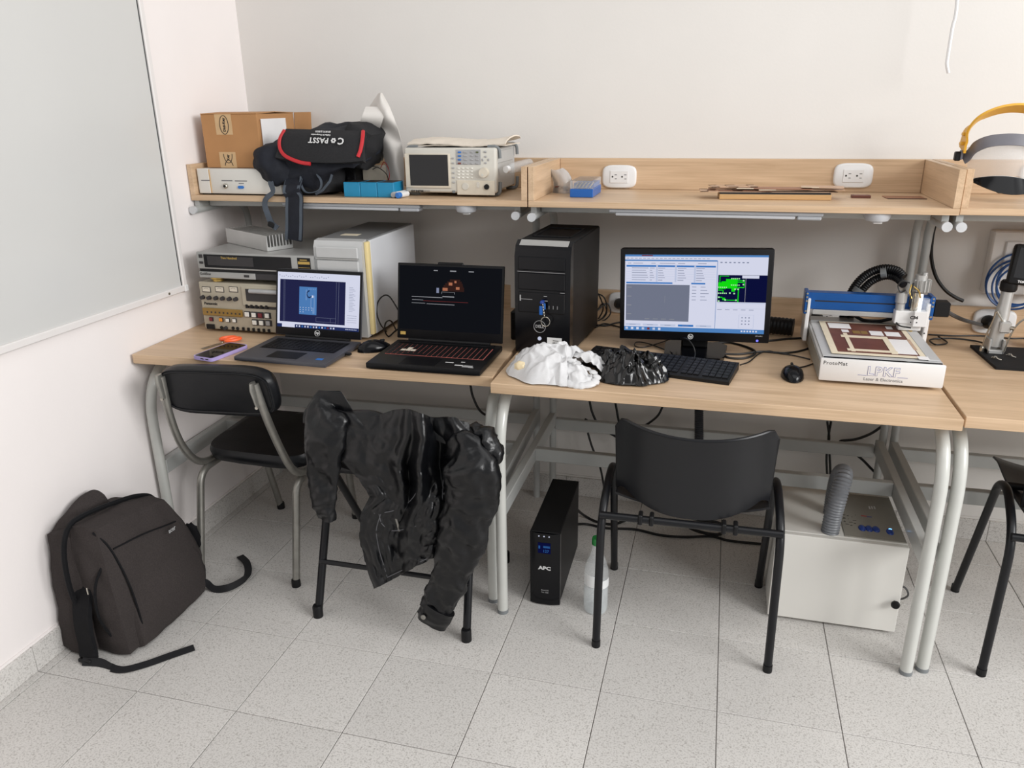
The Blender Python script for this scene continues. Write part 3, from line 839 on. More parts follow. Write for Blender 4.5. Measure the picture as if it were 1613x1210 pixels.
G().use('black_plastic').bb(w / 2, w / 2 + .018, .120, .133, .006, .013, .001).obj('usb_receiver', parent=base, local=True)
g = G(); g.X = M; g.use('ink_white').sweep([(.0095 * math.cos(a), -.0018, .0165 + .0095 * math.sin(a)) for a in [2 * math.pi * k / 20 for k in range(20)]][:20], .0006, 5, True); lg = g.obj('maker_badge', parent=bz, local=True)
text('hp', .013, 'ink_white', bz, mw(t) @ M @ FRONT((0, -.0016, .0172)), bold=.0004)

# --- black gaming laptop
w, d, h, lh = .352, .250, .021, .244
t2, base2, lid2, bz2, M2, L2 = laptop('laptop', 'bulky black gaming laptop with red lit keys and a dark screen', (.982, -.808, DZ), R(.5), w, d, h, lh, R(10.5), 'laptop_black', 'laptop_black', 'laptop_black')
sx0, sx1, sz0, sz1 = -w / 2 + .007, w / 2 - .007, .034, lh - .008
SWd, SHt = sx1 - sx0, sz1 - sz0
rs = [rr(0, 0, 1, 1, 's_dark', 0)]
for a, b, c, d_, m in ((.34, .055, .38, .07, 's_dim'), (.50, .055, .56, .072, 's_dim'), (.68, .055, .73, .07, 's_dim'),
                       (.125, .475, .43, .484, 's_dim'), (.13, .525, .24, .532, 's_dim'), (.24, .536, .68, .541, 's_red'), (.125, .575, .26, .581, 's_dim'), (.275, .580, .55, .588, 's_dim'), (.43, .453, .545, .468, 's_dim'), (.42, .388, .55, .392, 's_dim'), (.42, .388, .423, .42, 's_dim'), (.547, .388, .55, .42, 's_dim'), (.37, .33, .395, .41, 's_text')):
    rs.append(rr(a, b, c, d_, m, 1))
for a, b, c, d_ in ((.50, .19, .60, .22), (.475, .22, .615, .25), (.455, .25, .625, .28), (.44, .28, .63, .31), (.43, .31, .64, .375)): rs.append(rr(a, b, c, d_, 's_brown', 1))
for a, b, c, d_ in ((.49, .24, .525, .285), (.545, .21, .565, .245), (.43, .325, .48, .37), (.56, .305, .595, .345)): rs.append(rr(a, b, c, d_, 's_copper', 2))
rs.append(rr(0, .90, 1, 1, 's_dark', 1))
screen('screen_picture', bz2, M2, rs)
G().use('laptop_black').box((0, 0, 0), (.085, .008, .010), .003).obj('camera_bump', parent=lid2, local=True)
cb = [o for o in lid2.children][0]; cb.matrix_local = M2 @ Matrix.Translation((.0, .003, lh + .001))
G().use('key_glow').bb(-w / 2 + .022, w / 2 - .018, .095, .205, h - .0003, h + .0003).obj('key_backlight', parent=base2, local=True)
g = G().use('keycap'); keys(g, -w / 2 + .023, w / 2 - .019, .096, .204, h, 6, 19, .0018, .0024); k_ = g.obj('keys', parent=base2, local=True, smooth=False); k_['kind'] = 'stuff'
g = G().use('cream')
for r_, c_ in ((3, 3), (2, 2), (2, 3), (2, 4)):
    dx = (w - .042) / 19; g.bb(-w / 2 + .023 + c_ * dx + .001, -w / 2 + .023 + (c_ + 1) * dx - .001, .096 + r_ * .018 + .001, .096 + (r_ + 1) * .018 - .001, h + .0015, h + .0021)
g.obj('pale_keys', parent=base2, local=True)
G().use('bezel').bb(-.075, .035, .012, .078, h, h + .0005).obj('touchpad', parent=base2, local=True)
g = G().use('ink_white')
for a, b, c, e in ((.055, .05, .08, .056), (.09, .03, .118, .036), (.10, .06, .112, .066), (.135, .018, .15, .022)): g.bb(a, c, b, e, h, h + .0004)
g.use('btn_grey').bb(.115, .145, .020, .036, h, h + .0004); g.obj('stickers', parent=base2, local=True)
g = G(); g.X = M2; g.use('gold').bb(-w / 2 + .012, -w / 2 + .030, -.0018, -.0012, .016, .026); g.obj('sticker', parent=bz2, local=True)
G().use('bezel').bb(-w / 2 + .02, w / 2 - .02, d - .03, d - .012, h, h + .003, .001).obj('vent_strip', **L2)

# --- mice
def mouse(label, loc, rot, s=1.0):
    t = thing('computer_mouse', label, 'mouse', loc, rot)
    def f(v):
        z = max(v.z, 0)
        x = v.x * (1 - .10 * v.y * v.y); k = (.78 + .22 * (1 - max(0, v.y)) - .10 * max(0, v.y))
        return Vector((x, v.y, z ** .9 * k if v.z > 0 else 0))
    G().use('black_gloss').blob((0, 0, .002), (.031 * s, .056 * s, .034 * s), f, 3).obj('body', parent=t, local=True)
    G().use('black_plastic').bb(-.0035, .0035, .018 * s, .034 * s, .026 * s, .0335 * s, .002).obj('scroll_wheel', parent=t, local=True)
    G().use('rubber_grey').bb(-.02 * s, .02 * s, -.04 * s, .04 * s, 0, .003).obj('glide_pad', parent=t, local=True)
    return t
mouse('small black mouse between the two laptops', (.752, -.625, DZ), R(-52))
mouse('black mouse on bare oak left of the milling machine', (2.013, -.607, DZ), R(3), 1.0)

# --- phone and scissors
t = thing('smartphone', 'smartphone in a lilac case lying left of the grey laptop', 'phone', (.288, -.764, DZ), R(-10))
def rrect(w, h, r, n=5):
    out = []
    for cx, cy, a0 in ((w / 2 - r, h / 2 - r, 0), (-w / 2 + r, h / 2 - r, 90), (-w / 2 + r, -h / 2 + r, 180), (w / 2 - r, -h / 2 + r, 270)):
        for k in range(n + 1):
            a = R(a0 + 90 * k / n); out.append((cx + r * math.cos(a), cy + r * math.sin(a)))
    return out
Lp = dict(parent=t, local=True)
G().use('lilac').prism(rrect(.082, .160, .013), 0, .0105, u=(1, 0, 0), v=(0, 1, 0), w=(0, 0, 1)).obj('case', **Lp)
G().use('phone_glass').prism(rrect(.074, .152, .010), .0100, .0110, u=(1, 0, 0), v=(0, 1, 0), w=(0, 0, 1)).obj('glass_front', **Lp)
g = G().use('ink'); g.bb(-.006, .006, -.0803, -.0797, .004, .0075); g.bb(.014, .026, -.0803, -.0797, .0045, .007); g.obj('port_openings', **Lp)
t = thing('scissors', 'orange handled scissors lying behind the phone', 'scissors', (.222, -.655, DZ), 0)
for q in (0, 1):
    c = Vector((.236 + .016 * q, -.628 - .010 * q + .0, DZ + .0055 + .004 * q)) + Vector((-.018 * (1 - q), -.006 + .012 * (1 - q), 0))
    an = R(52 if q else 40)
    ring = [c + Vector((math.cos(an) * .025 * math.cos(a) - math.sin(an) * .0135 * math.sin(a), math.sin(an) * .025 * math.cos(a) + math.cos(an) * .0135 * math.sin(a), 0)) for a in [2 * math.pi * k / 20 for k in range(20)]]
    G().use('orange_plastic').sweep(ring, .0048, 8, True).obj('handle', parent=t)
for q in (0, 1):
    a = Vector((.222 + .004 * q, -.66, DZ + .0012 + .0016 * q)); b = Vector((.197 + .007 * q, -.738, DZ + .0012 + .0016 * q))
    G().use('chrome').ribbon([a, (a + b) / 2, b], .009, .0014, (1, 0, 0)).obj('blade', parent=t)
G().use('chrome').cyl((.222, -.662, DZ), (.222, -.662, DZ + .005), .004, 12).obj('pivot', parent=t)

# ================================================================== middle bench
# black tower computer, slightly turned
rd = R(-4.2)
t = thing('tower_computer', 'black tower computer with a glossy front and a blue key tag hanging from it', 'computer', (1.2845, -.565, DZ), rd)
L = dict(parent=t, local=True)
HW, TD, TH = .087, .375, .350
G().use('black_matte').bb(-HW + .002, HW - .002, .03, TD, .006, TH - .002, .003).obj('chassis', **L)
G().use('black_plastic').bb(HW - .004, HW, .032, TD - .004, .008, TH - .006, .001).obj('side_panel', **L)
G().use('bezel').bb(-.055, .055, .10, .27, TH - .003, TH - .0012).obj('top_tray', **L)
g = G().use('black_plastic'); 
for a in ((-.06, .06, .094, .099), (-.06, .06, .271, .276)): g.bb(*a, TH - .002, TH + .003, .001)
for a in ((-.06, -.055), (.055, .06)): g.bb(a[0], a[1], .094, .276, TH - .002, TH + .003, .001)
g.obj('tray_rim', **L)
fz = G().use('black_gloss').prism([(.034, .006), (.004, .006), (.0, .03), (.0, TH - .045), (.012, TH - .014), (.034, TH - .001)], -HW, HW, u=(0, 1, 0), v=(0, 0, 1), w=(1, 0, 0)).obj('front_bezel', **L)
g = G().use('silver_paint'); g.prism([(.0115, TH - .0145), (.033, TH - .002), (.033, TH - .0005), (.0105, TH - .0135)], -HW + .012, HW - .012, u=(0, 1, 0), v=(0, 0, 1), w=(1, 0, 0)); g.obj('chamfer_strip', parent=fz, local=True)
for z0, z1 in ((.265, .305), (.205, .257), (.135, .198)):
    G().use('black_gloss').bb(-HW + .012, HW - .016, -.004, .004, z0, z1, .002).obj('drive_door', parent=fz, local=True)
g = G().use('btn_grey'); g.bb(-HW + .010, HW - .016, -.0044, -.0035, .2595, .2605); g.bb(HW - .03, HW - .016, -.0044, -.0035, .2005, .2015); g.obj('edge_glint', parent=fz, local=True)
for q in [(.022 + .013 * k, .0232 + .013 * k, .150, .160) for k in range(3)] + [(.006, .016, .187, .189), (.008, .018, .173, .175), (-.068, -.030, .1755, .1765), (-.07, -.066, .170, .188)]:
    G().use('btn_grey').bb(q[0], q[1], -.0046, -.0038, q[2], q[3]).obj('port_mark', parent=fz, local=True)
ci = [(-.008 + .0185 * math.cos(a), -.0012, .092 + .0185 * math.sin(a)) for a in [2 * math.pi * k / 32 for k in range(32)]]
b_ = G().use('btn_grey').sweep(ci, .0008, 5, True).obj('maker_badge', parent=fz, local=True)
text('DELL', .0125, 'btn_grey', fz, mw(t) @ FRONT((-.008, -.0006, .092)), bold=.0003)
G().use('led_dim').cyl((-.008, 0, .0545), (-.008, -.003, .0545), .0058, 16).obj('power_button', parent=fz, local=True)
st = G().use('label_white').bb(.016, .062, -.0008, .0, .034, .060).obj('service_label', parent=fz, local=True)
g = G().use('ink')
for k in range(6): g.bb(.034 + .0035 * k, .0355 + .0035 * k + .0008 * (k % 2), -.0013, -.0008, .038, .046)
g.bb(.034, .052, -.0013, -.0008, .050, .0518); g.obj('label_print', parent=st, local=True)
g = G().use('black_plastic')
for sx in (-.06, .06):
    for yy in (.05, TD - .04): g.cyl((sx, yy, 0), (sx, yy, .008), .012, 12)
g.obj('feet', **L)
# blue key tag hanging from its front port
q = mw(t) @ Vector((.004, -.006, .172))
k = thing('key_ring', 'blue usb key tag with a chain and steel ring hanging from the black tower', 'keys', (q.x, q.y - .006, q.z - .07))
G().use('blue_dome').bb(q.x - .006, q.x + .006, q.y - .020, q.y + .001, q.z - .004, q.z + .006, .003).obj('usb_stick', parent=k)
G().use('blue_plastic').box((q.x - .003, q.y - .014, q.z - .024), (.011, .006, .028), .002).obj('tag', parent=k)
G().use('blue_plastic').box((q.x + .007, q.y - .011, q.z - .012), (.007, .005, .02), .002).obj('tag', parent=k)
for i in range(9):
    c = Vector((q.x + .0035 + .0006 * i, q.y - .016, q.z - .006 - .0042 * i))
    ax = Vector((1, 0, 0)) if i % 2 else Vector((0, 1, 0))
    G().use('chrome').sweep([c + ax * .0022 * math.cos(a) + Vector((0, 0, .0034)) * math.sin(a) for a in [2 * math.pi * j / 10 for j in range(10)]], .0006, 5, True).obj('chain_link', parent=k)
c = Vector((q.x + .011, q.y - .014, q.z - .058))
G().use('chrome').sweep([c + Vector((.0135 * math.cos(a), 0, .0145 * math.sin(a))) for a in [2 * math.pi * j / 24 for j in range(24)]], .0013, 6, True).obj('split_ring', parent=k)

# ------------------------------------------------------------------ crumpled bags
def crumple(p, s, seed, amp):
    o = Vector((seed * 3.1, seed * 1.7, seed * 2.3))
    d, _ = noise.voronoi(p * s + o)
    d2, _ = noise.voronoi(p * s * 2.3 + o * 2)
    return amp * ((d[1] - d[0]) * -.9 + .45 * (d2[1] - d2[0]) * -.9 + .5 * noise.noise(p * s * .7 + o))
def lump(g, c, r, seed, amp, s, sub=5, flat=.0, zmin=DZ):
    def f(v):
        k = 1 + crumple(v, s, seed, amp); q = v * k
        return q
    b = bmesh.new(); bmesh.ops.create_icosphere(b, subdivisions=sub, radius=1)
    for v in b.verts:
        q = f(v.co.copy()); z = c[2] + r[2] * q.z
        if z < zmin + .002: z = zmin + .0006 + .0014 * max(0, 1 + (z - zmin) * 10)
        v.co = Vector((c[0] + r[0] * q.x, c[1] + r[1] * q.y, z))
    g.merge(b)
def sheet(g, pts_fn, nu, nv, amp, s, seed, th=.0012, zmin=DZ + .001):
    def fn(u, v):
        p = Vector(pts_fn(u, v)); k = crumple(p, s, seed, amp)
        p += Vector((k * .6, k, k)); p.z = max(p.z, zmin + .0015); return p
    g.grid(fn, nu, nv, th)
def gathered(g, K, ph0, ph1, rad, hgt, nf, amp, seed, nu=120, nv=34, th=.0008, skew=.75, wob=1.0, rough=1.0):
    """thin film bunched at K: loose folds run outward and break up into creases"""
    def fn(u, v):
        ph = ph0 + (ph1 - ph0) * u
        s_ = .04 + .96 * v
        R_ = rad(ph) * (1 + .12 * noise.noise(Vector((ph * 2.3 + seed, 2, 0))))
        x, y = R_ * s_ * math.cos(ph), R_ * s_ * math.sin(ph)
        w = Vector((x * 22 + seed, y * 22, seed))
        n1 = noise.noise(w); n2 = noise.noise(w * 2.1 + Vector((3, 1, 7)))
        f = math.sin(nf * ph + wob * 3.0 * n1 + 2 * s_)
        cr = .55 - 2.0 * abs(noise.noise(w * 1.25 + Vector((9, 2, 4)))) + rough * (.4 - 1.5 * abs(noise.noise(w * 2.6 + Vector((1, 8, 2)))))
        env = math.sin(math.pi * min(1, s_)) ** .55
        d = amp * (.55 * f * (1 - .45 * s_) + .8 * cr + .5 * n2) * (env + .2)
        h = hgt(ph) * max(0, math.sin(math.pi * min(1, s_) ** skew)) ** .75
        z = K[2] - (K[2] - DZ) * s_ ** 1.4 + h + d
        return (K[0] + x + d * .5 * math.cos(ph * 3 + n1), K[1] + y + d * .5 * math.sin(ph * 2 + n2), max(z, DZ + .0022 + .0015 * abs(f)))
    g.grid(fn, nu, nv, th)
g = G().use('bag_white')
K1 = (1.396, -.733, .792)
gathered(g, K1, R(40), R(280), lambda p: .178 - .080 * abs(math.sin(p)) ** 1.5, lambda p: .050 + .012 * math.cos(p - 2.5), 4, .0100, 3.3, 200, 70, skew=.85, rough=.8)
wbag = g.obj('plastic_bag', None, None, 80)
top(wbag, 'crumpled white plastic bag lying in front of the black tower computer', 'bag')
g = G().use('bag_white'); gathered(g, (1.396, -.715, .800), R(-14), R(66), lambda p: .124 + .012 * math.sin(4 * p), lambda p: .030, 4, .0095, 7.1, 70, 40, skew=.7); g.obj('bag_handle', parent=wbag, ang=80)
g = G().use('bag_white'); gathered(g, (1.398, -.748, .798), R(-126), R(-24), lambda p: .094 - .014 * math.sin(3 * p), lambda p: .022, 5, .010, 11.7, 80, 40, skew=.7); g.obj('bag_handle', parent=wbag, ang=80)
hp = [Vector((1.425, -.752, .800)), Vector((1.462, -.758, .796)), Vector((1.488, -.782, .786)), Vector((1.484, -.812, .777)), Vector((1.452, -.828, .772)), Vector((1.418, -.824, .774)), Vector((1.402, -.800, .785)), Vector((1.404, -.770, .796))]
sp_h = smooth_path(hp, 9)
g = G().use('bag_white'); sleeve_r = [.0105 + .005 * noise.noise(Vector((k * .35, 1, 2))) + .003 * noise.noise(Vector((k * .9, 5, 2))) for k in range(len(sp_h))]
g.sweep(sp_h, sleeve_r, 12, flat=.45); g.obj('bag_handle', parent=wbag, ang=80)
g = G().use('bag_white'); g.blob((1.400, -.738, .800), (.030, .024, .018), lambda v: v * (1 + .5 * noise.noise(v * 2.6) + .3 * (.3 - abs(noise.noise(v * 5)))), 4); g.obj('knot', parent=wbag, ang=80)
G().use('dust_yellow').blob((1.276, -.770, .794), (.026, .018, .019), lambda v: v * (1 + .2 * noise.noise(v * 3)), 3).obj('wrapped_food', parent=wbag)
g = G().use('bag_gloss_black')
gathered(g, (1.580, -.708, .806), 0, 2 * math.pi, lambda p: .090 + .012 * math.sin(2 * p + 1), lambda p: .030, 5, .0135, 5.7, 170, 50, skew=.75, wob=1.6, rough=1.3)
gathered(g, (1.530, -.640, .796), 0, 2 * math.pi, lambda p: .076 + .010 * math.sin(3 * p), lambda p: .024, 5, .012, 9.2, 140, 40, skew=.75, wob=1.6, rough=1.3)
top(g.obj('plastic_bag', None, None, 50), 'crumpled shiny black plastic bag lying on the keyboard', 'bag')

# ------------------------------------------------------------------ monitor
t = thing('monitor', 'black desktop monitor showing a bright program window and green circuit traces', 'monitor', (1.737, -.42, DZ), 0)
mx, my, mz = 1.7255, -.436, .947
M = Matrix.Translation((mx, my, mz)) @ Matrix.Rotation(R(-1.6), 4, 'Y') @ Matrix.Rotation(R(-3), 4, 'X')
MW, MH = .447, .281
def mbox(name, mat, x0, x1, y0, y1, z0, z1, bev=0, par=None, seg=2):
    g = G(); g.X = M; g.use(mat).bb(x0, x1, y0, y1, z0, z1, bev, seg); return g.obj(name, parent=par or t)
sh = mbox('shell', 'black_plastic', -MW / 2, MW / 2, -.004, .030, -MH / 2, MH / 2, .008)
mbox('rear_cover', 'black_plastic', -MW / 2 + .04, MW / 2 - .04, .028, .052, -MH / 2 + .03, MH / 2 - .03, .010)
fr = mbox('front_frame', 'bezel', -MW / 2 + .001, MW / 2 - .001, -.0085, -.003, -MH / 2 + .001, MH / 2 - .001, .003)
ax0, ax1, az0, az1 = -MW / 2 + .0155, MW / 2 - .0165, -MH / 2 + .029, MH / 2 - .018
def pr_(u0, v0, u1, v1, m, k): return (ax0 + u0 * (ax1 - ax0), az1 - v1 * (az1 - az0), ax0 + u1 * (ax1 - ax0), az1 - v0 * (az1 - az0), m, k)
rs = [pr_(0, 0, 1, 1, 's_white', 0), pr_(0, 0, 1, .025, 's_task', 1), pr_(0, .945, 1, 1, 's_task', 1), pr_(.12, .005, .20, .018, 's_red', 2),
      pr_(.0, .065, .655, .083, 's_task', 1), pr_(.01, .135, .645, .158, 's_blue', 1), pr_(.01, .355, .345, .375, 's_blue', 1), pr_(.478, .355, .577, .375, 's_blue', 1),
      pr_(.01, .385, .468, .865, 's_grey', 1), pr_(.665, .25, 1, .595, 's_dnavy', 1), pr_(.83, .255, .945, .29, 's_white', 3), pr_(.655, .075, .658, .945, 's_mid', 1), pr_(.855, .28, .858, .595, 's_dim', 3)]
for k in range(5): rs.append(pr_(.01, .185 + .031 * k, .645, .188 + .031 * k, 's_pale', 2))
for u in (.225, .36, .495): rs.append(pr_(u, .13, u + .012, .35, 's_pale', 2))
for k in range(6):
    for a, b in ((.05, .17), (.18, .215), (.24, .29), (.38, .44), (.51, .57)):
        rs.append(pr_(a, .168 + .031 * k, b - .012 * ((k * 3) % 4) * .5, .175 + .031 * k, 's_text', 2))
for a, b in ((.02, .045), (.06, .13), (.19, .22), (.25, .36), (.38, .43), (.52, .58)): rs.append(pr_(a, .108, b, .114, 's_text', 2))
for k in range(4): rs.append(pr_(.018, .42 + .118 * k, .05, .428 + .118 * k, 's_dim', 2))
for k in range(4): rs.append(pr_(.15 + .06 * k, .835, .185 + .06 * k, .842, 's_dim', 2))
rs.append(pr_(.292, .53, .2935, .62, 's_dim', 2))
for k in range(5):
    rs.append(pr_(.485, .405 + .042 * k, .515, .412 + .042 * k, 's_text', 2)); rs.append(pr_(.545, .405 + .042 * k, .58 + .012 * (k % 3), .412 + .042 * k, 's_text', 2))
for k, m in enumerate(('s_pale', 's_pale', 's_pale', 's_blue', 's_pale')): rs.append(pr_(.01 + .128 * k, .905, .12 + .128 * k, .932, m, 1)); rs.append(pr_(.04 + .128 * k, .916, .085 + .128 * k, .921, 's_text', 2))
# traces of the board
for a in ((.675, .262, .68, .345), (.675, .262, .74, .268), (.69, .33, .80, .42), (.72, .30, .80, .34), (.80, .315, .85, .325), (.845, .33, .85, .40), (.80, .335, .845, .345), (.805, .40, .848, .412), (.805, .40, .812, .595), (.668, .44, .70, .45), (.70, .445, .706, .475), (.668, .53, .70, .54), (.70, .54, .72, .57), (.72, .565, .79, .575), (.76, .40, .785, .46), (.67, .40, .72, .43), (.668, .345, .70, .40)):
    rs.append(pr_(*a, 's_green', 2))
for k in range(5): rs.append(pr_(.755 + .013 * k, .288, .763 + .013 * k, .302, 's_pad', 3)); rs.append(pr_(.755 + .013 * k, .37, .763 + .013 * k, .384, 's_pad', 3)); rs.append(pr_(.668 + .013 * k, .40, .676 + .013 * k, .414, 's_pad', 3)); rs.append(pr_(.668 + .013 * k, .475, .677 + .013 * k, .49, 's_pad', 3))
for u, v in ((.835, .31), (.835, .36), (.745, .47), (.775, .475), (.715, .56), (.79, .56), (.67, .525), (.67, .575), (.78, .42), (.80, .42)): rs.append(pr_(u, v, u + .011, v + .018, 's_pad', 3))
rs += [pr_(.668, .60, 1, .61, 's_pale', 2), pr_(.668, .675, 1, .678, 's_pale', 2), pr_(.82, .755, .925, .93, 's_pale', 2), pr_(.823, .758, .922, .927, 's_white', 3)]
for k in range(5): rs.append(pr_(.668 + .055 * k, .69, .70 + .055 * k, .697, 's_text', 2))
for k in range(9): rs.append(pr_(.84 + .024 * (k % 3), .785 + .042 * (k // 3), .849 + .024 * (k % 3), .800 + .042 * (k // 3), 's_text', 4))
for k in range(7): rs.append(pr_(.675 + .03 * k, .085, .69 + .03 * k, .10, 's_text', 2))
for k in range(7): rs.append(pr_(.01 + .04 * k, .955, .028 + .04 * k, .985, ('s_pale', 's_white', 's_white', 's_pale', 's_red')[k % 5], 2))
for k in range(6): rs.append(pr_(.84 + .02 * k, .96, .852 + .02 * k, .98, 's_white', 2))
for k in range(20): rs.append(pr_(.01 + .03 * k, .045, .03 + .03 * k, .052, 's_text', 2))
M_s = M @ Matrix.Translation((0, -.0085, 0))
screen('screen_picture', fr, M_s, rs, local=False)
g = G(); g.X = M; g.use('ink_white').sweep([(-.006 + .0075 * math.cos(a), -.0095, -MH / 2 + .0145 + .0075 * math.sin(a)) for a in [2 * math.pi * k / 20 for k in range(20)]], .0009, 5, True); g.obj('maker_badge', parent=fr)
text('hp', .0105, 'ink_white', fr, M @ FRONT((-.006, -.0092, -MH / 2 + .0152)), bold=.0003)
text('HP LV1911', .0045, 'ink_white', fr, M @ FRONT((MW / 2 - .030, -.0092, -MH / 2 + .022)))
g = G(); g.X = M; g.use('led_violet').cyl((MW / 2 - .034, -.0085, -MH / 2 + .008), (MW / 2 - .034, -.0095, -MH / 2 + .008), .0036, 14); g.obj('power_light', parent=fr)
G().use('black_plastic').bb(1.695, 1.775, -.415, -.385, .775, .90, .006).obj('neck', parent=t)
G().use('black_gloss').prism([(-.088, -.065), (-.078, -.088), (.078, -.088), (.090, -.060), (.098, .055), (.080, .082), (-.075, .082), (-.092, .055)], DZ, DZ + .012, o=(1.737, -.430, 0), u=(1, 0, 0), v=(0, 1, 0), w=(0, 0, 1)).obj('stand_base', parent=t)

# keyboard
t = thing('keyboard', 'black desktop keyboard partly under the black plastic bag', 'keyboard', (1.641, -.605, DZ), R(-10.5))
L = dict(parent=t, local=True)
kb = G().use('black_plastic').prism([(-.075, 0), (.075, 0), (.075, .021), (.05, .0215), (-.068, .012), (-.075, .009)], -.218, .218, u=(0, 1, 0), v=(0, 0, 1), w=(1, 0, 0)).obj('body', **L)
g = G().use('keycap'); g.X = Matrix.Translation((0, -.004, .0135)) @ Matrix.Rotation(R(4.6), 4, 'X') @ Matrix.Translation((0, .008, 0))
keys(g, -.210, .072, -.066, .058, .0015, 6, 15, .0055, .0028); keys(g, .080, .132, -.066, .058, .0015, 6, 3, .0055, .0028); keys(g, .140, .212, -.066, .058, .0015, 6, 4, .0055, .0028)
k_ = g.obj('keys', parent=t, local=True, smooth=False); k_['kind'] = 'stuff'
g = G().use('legend_grey'); g.X = Matrix.Translation((0, -.004, .0135)) @ Matrix.Rotation(R(4.6), 4, 'X') @ Matrix.Translation((0, .008, 0))
for blk, n in (((-.210, .072), 15), ((.080, .132), 3), ((.140, .212), 4)):
    dx = (blk[1] - blk[0]) / n
    for r in range(6):
        for c in range(n):
            if r == 0 and 2 < c < 8: continue
            x = blk[0] + (c + .3) * dx; y = -.066 + (r + .66) * .0207; g.bb(x, x + .003, y, y + .0025, .0069, .0072)
g.obj('key_legends', parent=t, local=True, smooth=False)['kind'] = 'stuff'

# ------------------------------------------------------------------ circuit board milling machine
t = thing('milling_machine', 'white desktop circuit board milling machine with blue gantry and copper board', 'milling machine', (2.232, -.43, DZ))
bx0, bx1, by0, by1, bz0, bz1 = 2.078, 2.388, -.640, -.215, DZ + .008, .838
G().use('machine_white').bb(bx0 + .002, bx1 - .002, by0 + .006, by1, bz0, bz1 - .004, .003).obj('base_case', parent=t)
fp = G().use('machine_white').bb(bx0, bx1, by0 - .003, by0 + .006, bz0, bz1, .004, 2).obj('front_plate', parent=t)
G().use('cabinet_panel').bb(bx0 - .0015, bx0 + .002, by0 + .012, by1 - .01, bz0 + .004, bz1 - .012, .001).obj('side_plate', parent=t)
g = G().use('rubber_grey')
for x in (bx0 + .03, bx1 - .03):
    for y in (by0 + .04, by1 - .04): g.cyl((x, y, DZ), (x, y, bz0 + .002), .014, 12)
g.obj('feet', parent=t)
text('ProtoMat', .0145, 'ink', fp, FRONT(Vector((bx0 + .038, by0 - .0032, bz1 - .013))), space=1.1)
# outlined letters: dark blue letters with slightly thinner white ones on top
lx = (bx0 + bx1) / 2 + .005
text('LPKF', .035, 'ink_blue', fp, FRONT(Vector((lx, by0 - .0032, bz0 + .035))), bold=.0012, ext=.0002, space=1.12)
text('LPKF', .035, 'machine_white', fp, FRONT(Vector((lx, by0 - .0036, bz0 + .035))), bold=.0003, ext=.0003, space=1.12)
text('Laser & Electronics', .0125, 'ink_grey', fp, FRONT(Vector((lx + .002, by0 - .0032, bz0 + .013))))
g = G().use('ink_blue'); g.bb(lx - .062, lx - .040, by0 - .0036, by0 - .003, bz0 + .0228, bz0 + .0234); g.bb(lx + .036, lx + .062, by0 - .0036, by0 - .003, bz0 + .0222, bz0 + .0228); g.obj('logo_rule', parent=fp)
G().use('black_gloss').bb(bx0 + .008, bx1 - .008, by0 + .0065, by0 + .0115, bz1 - .003, bz1 + .0015).obj('rubber_gasket', parent=t)
tb = G().use('machine_grey').bb(bx0 + .006, bx1 - .006, by0 + .012, by1 + .004, bz1 - .004, bz1 + .002, .001).obj('work_table', parent=t)
G().use('aluminium').bb(bx0 + .006, bx1 - .01, by1 - .05, by1 + .004, bz1 + .002, bz1 + .0075, .001).obj('rear_rail', parent=t)
for x0, x1 in ((bx1 - .040, bx1 - .012),):
    G().use('machine_grey').bb(x0, x1, by0 + .02, by1 - .005, bz1 + .002, bz1 + .0065, .001).obj('side_rail', parent=t)
z = bz1 + .002
bd = thing('copper_board', 'brown copper clad board taped down on the milling machine table', 'circuit board', (2.222, -.45, z))
L = dict(parent=bd)
cx0, cx1, cy0, cy1 = bx0 + .040, bx1 - .048, by0 + .040, by1 - .050
G().use('copper_dark').bb(cx0, cx1, cy0, cy1, z + .0002, z + .0030).obj('laminate', **L)
for i_, a in enumerate(((cx0 - .010, cx0 + .008, cy0 - .008, cy1 + .006), (cx1 - .006, cx1 + .008, cy0 - .006, cy1 + .004), (cx0 - .008, cx1 + .008, cy0 - .010, cy0 + .008), (cx0, cx1, cy1 - .004, cy1 + .004))):
    G().use('masking').bb(*a, z + .0030, z + .0036 + .00012 * i_).obj('tape_strip', **L)
u = lambda a: cx0 + a * (cx1 - cx0); v = lambda a: cy0 + a * (cy1 - cy0)
for a in ((.06, .34, .78, .95), (.20, .29, .66, .74), (.55, .71, .60, .74), (.74, .92, .60, .74), (.80, .88, .84, .93), (.72, .96, .07, .50)):
    G().use('paper').bb(u(a[0]), u(a[1]), v(a[2]), v(a[3]), z + .0031, z + .0035).obj('milled_window', **L)
for a in ((.335, .43, .63, .72), (.44, .52, .63, .72)): G().use('amber').bb(u(a[0]), u(a[1]), v(a[2]), v(a[3]), z + .0031, z + .0035).obj('drilled_patch', **L)
for i_, a in enumerate(((.20, .25, .06, .62), (.66, .73, .05, .56), (.16, .72, .49, .55), (.16, .74, .08, .13))):
    G().use('masking').bb(u(a[0]), u(a[1]), v(a[2]), v(a[3]), z + .0032, z + .0041 + .00012 * i_).obj('tape_strip', **L)
G().use('copper_pale').bb(u(.955), u(.995), v(.20), v(.52), z + .0031, z + .00385).obj('bare_copper', **L)
G().use('paper').bb(u(.93), u(1.05), v(-.06), v(.02), z + .0037, z + .0047).obj('tape_strip', **L)
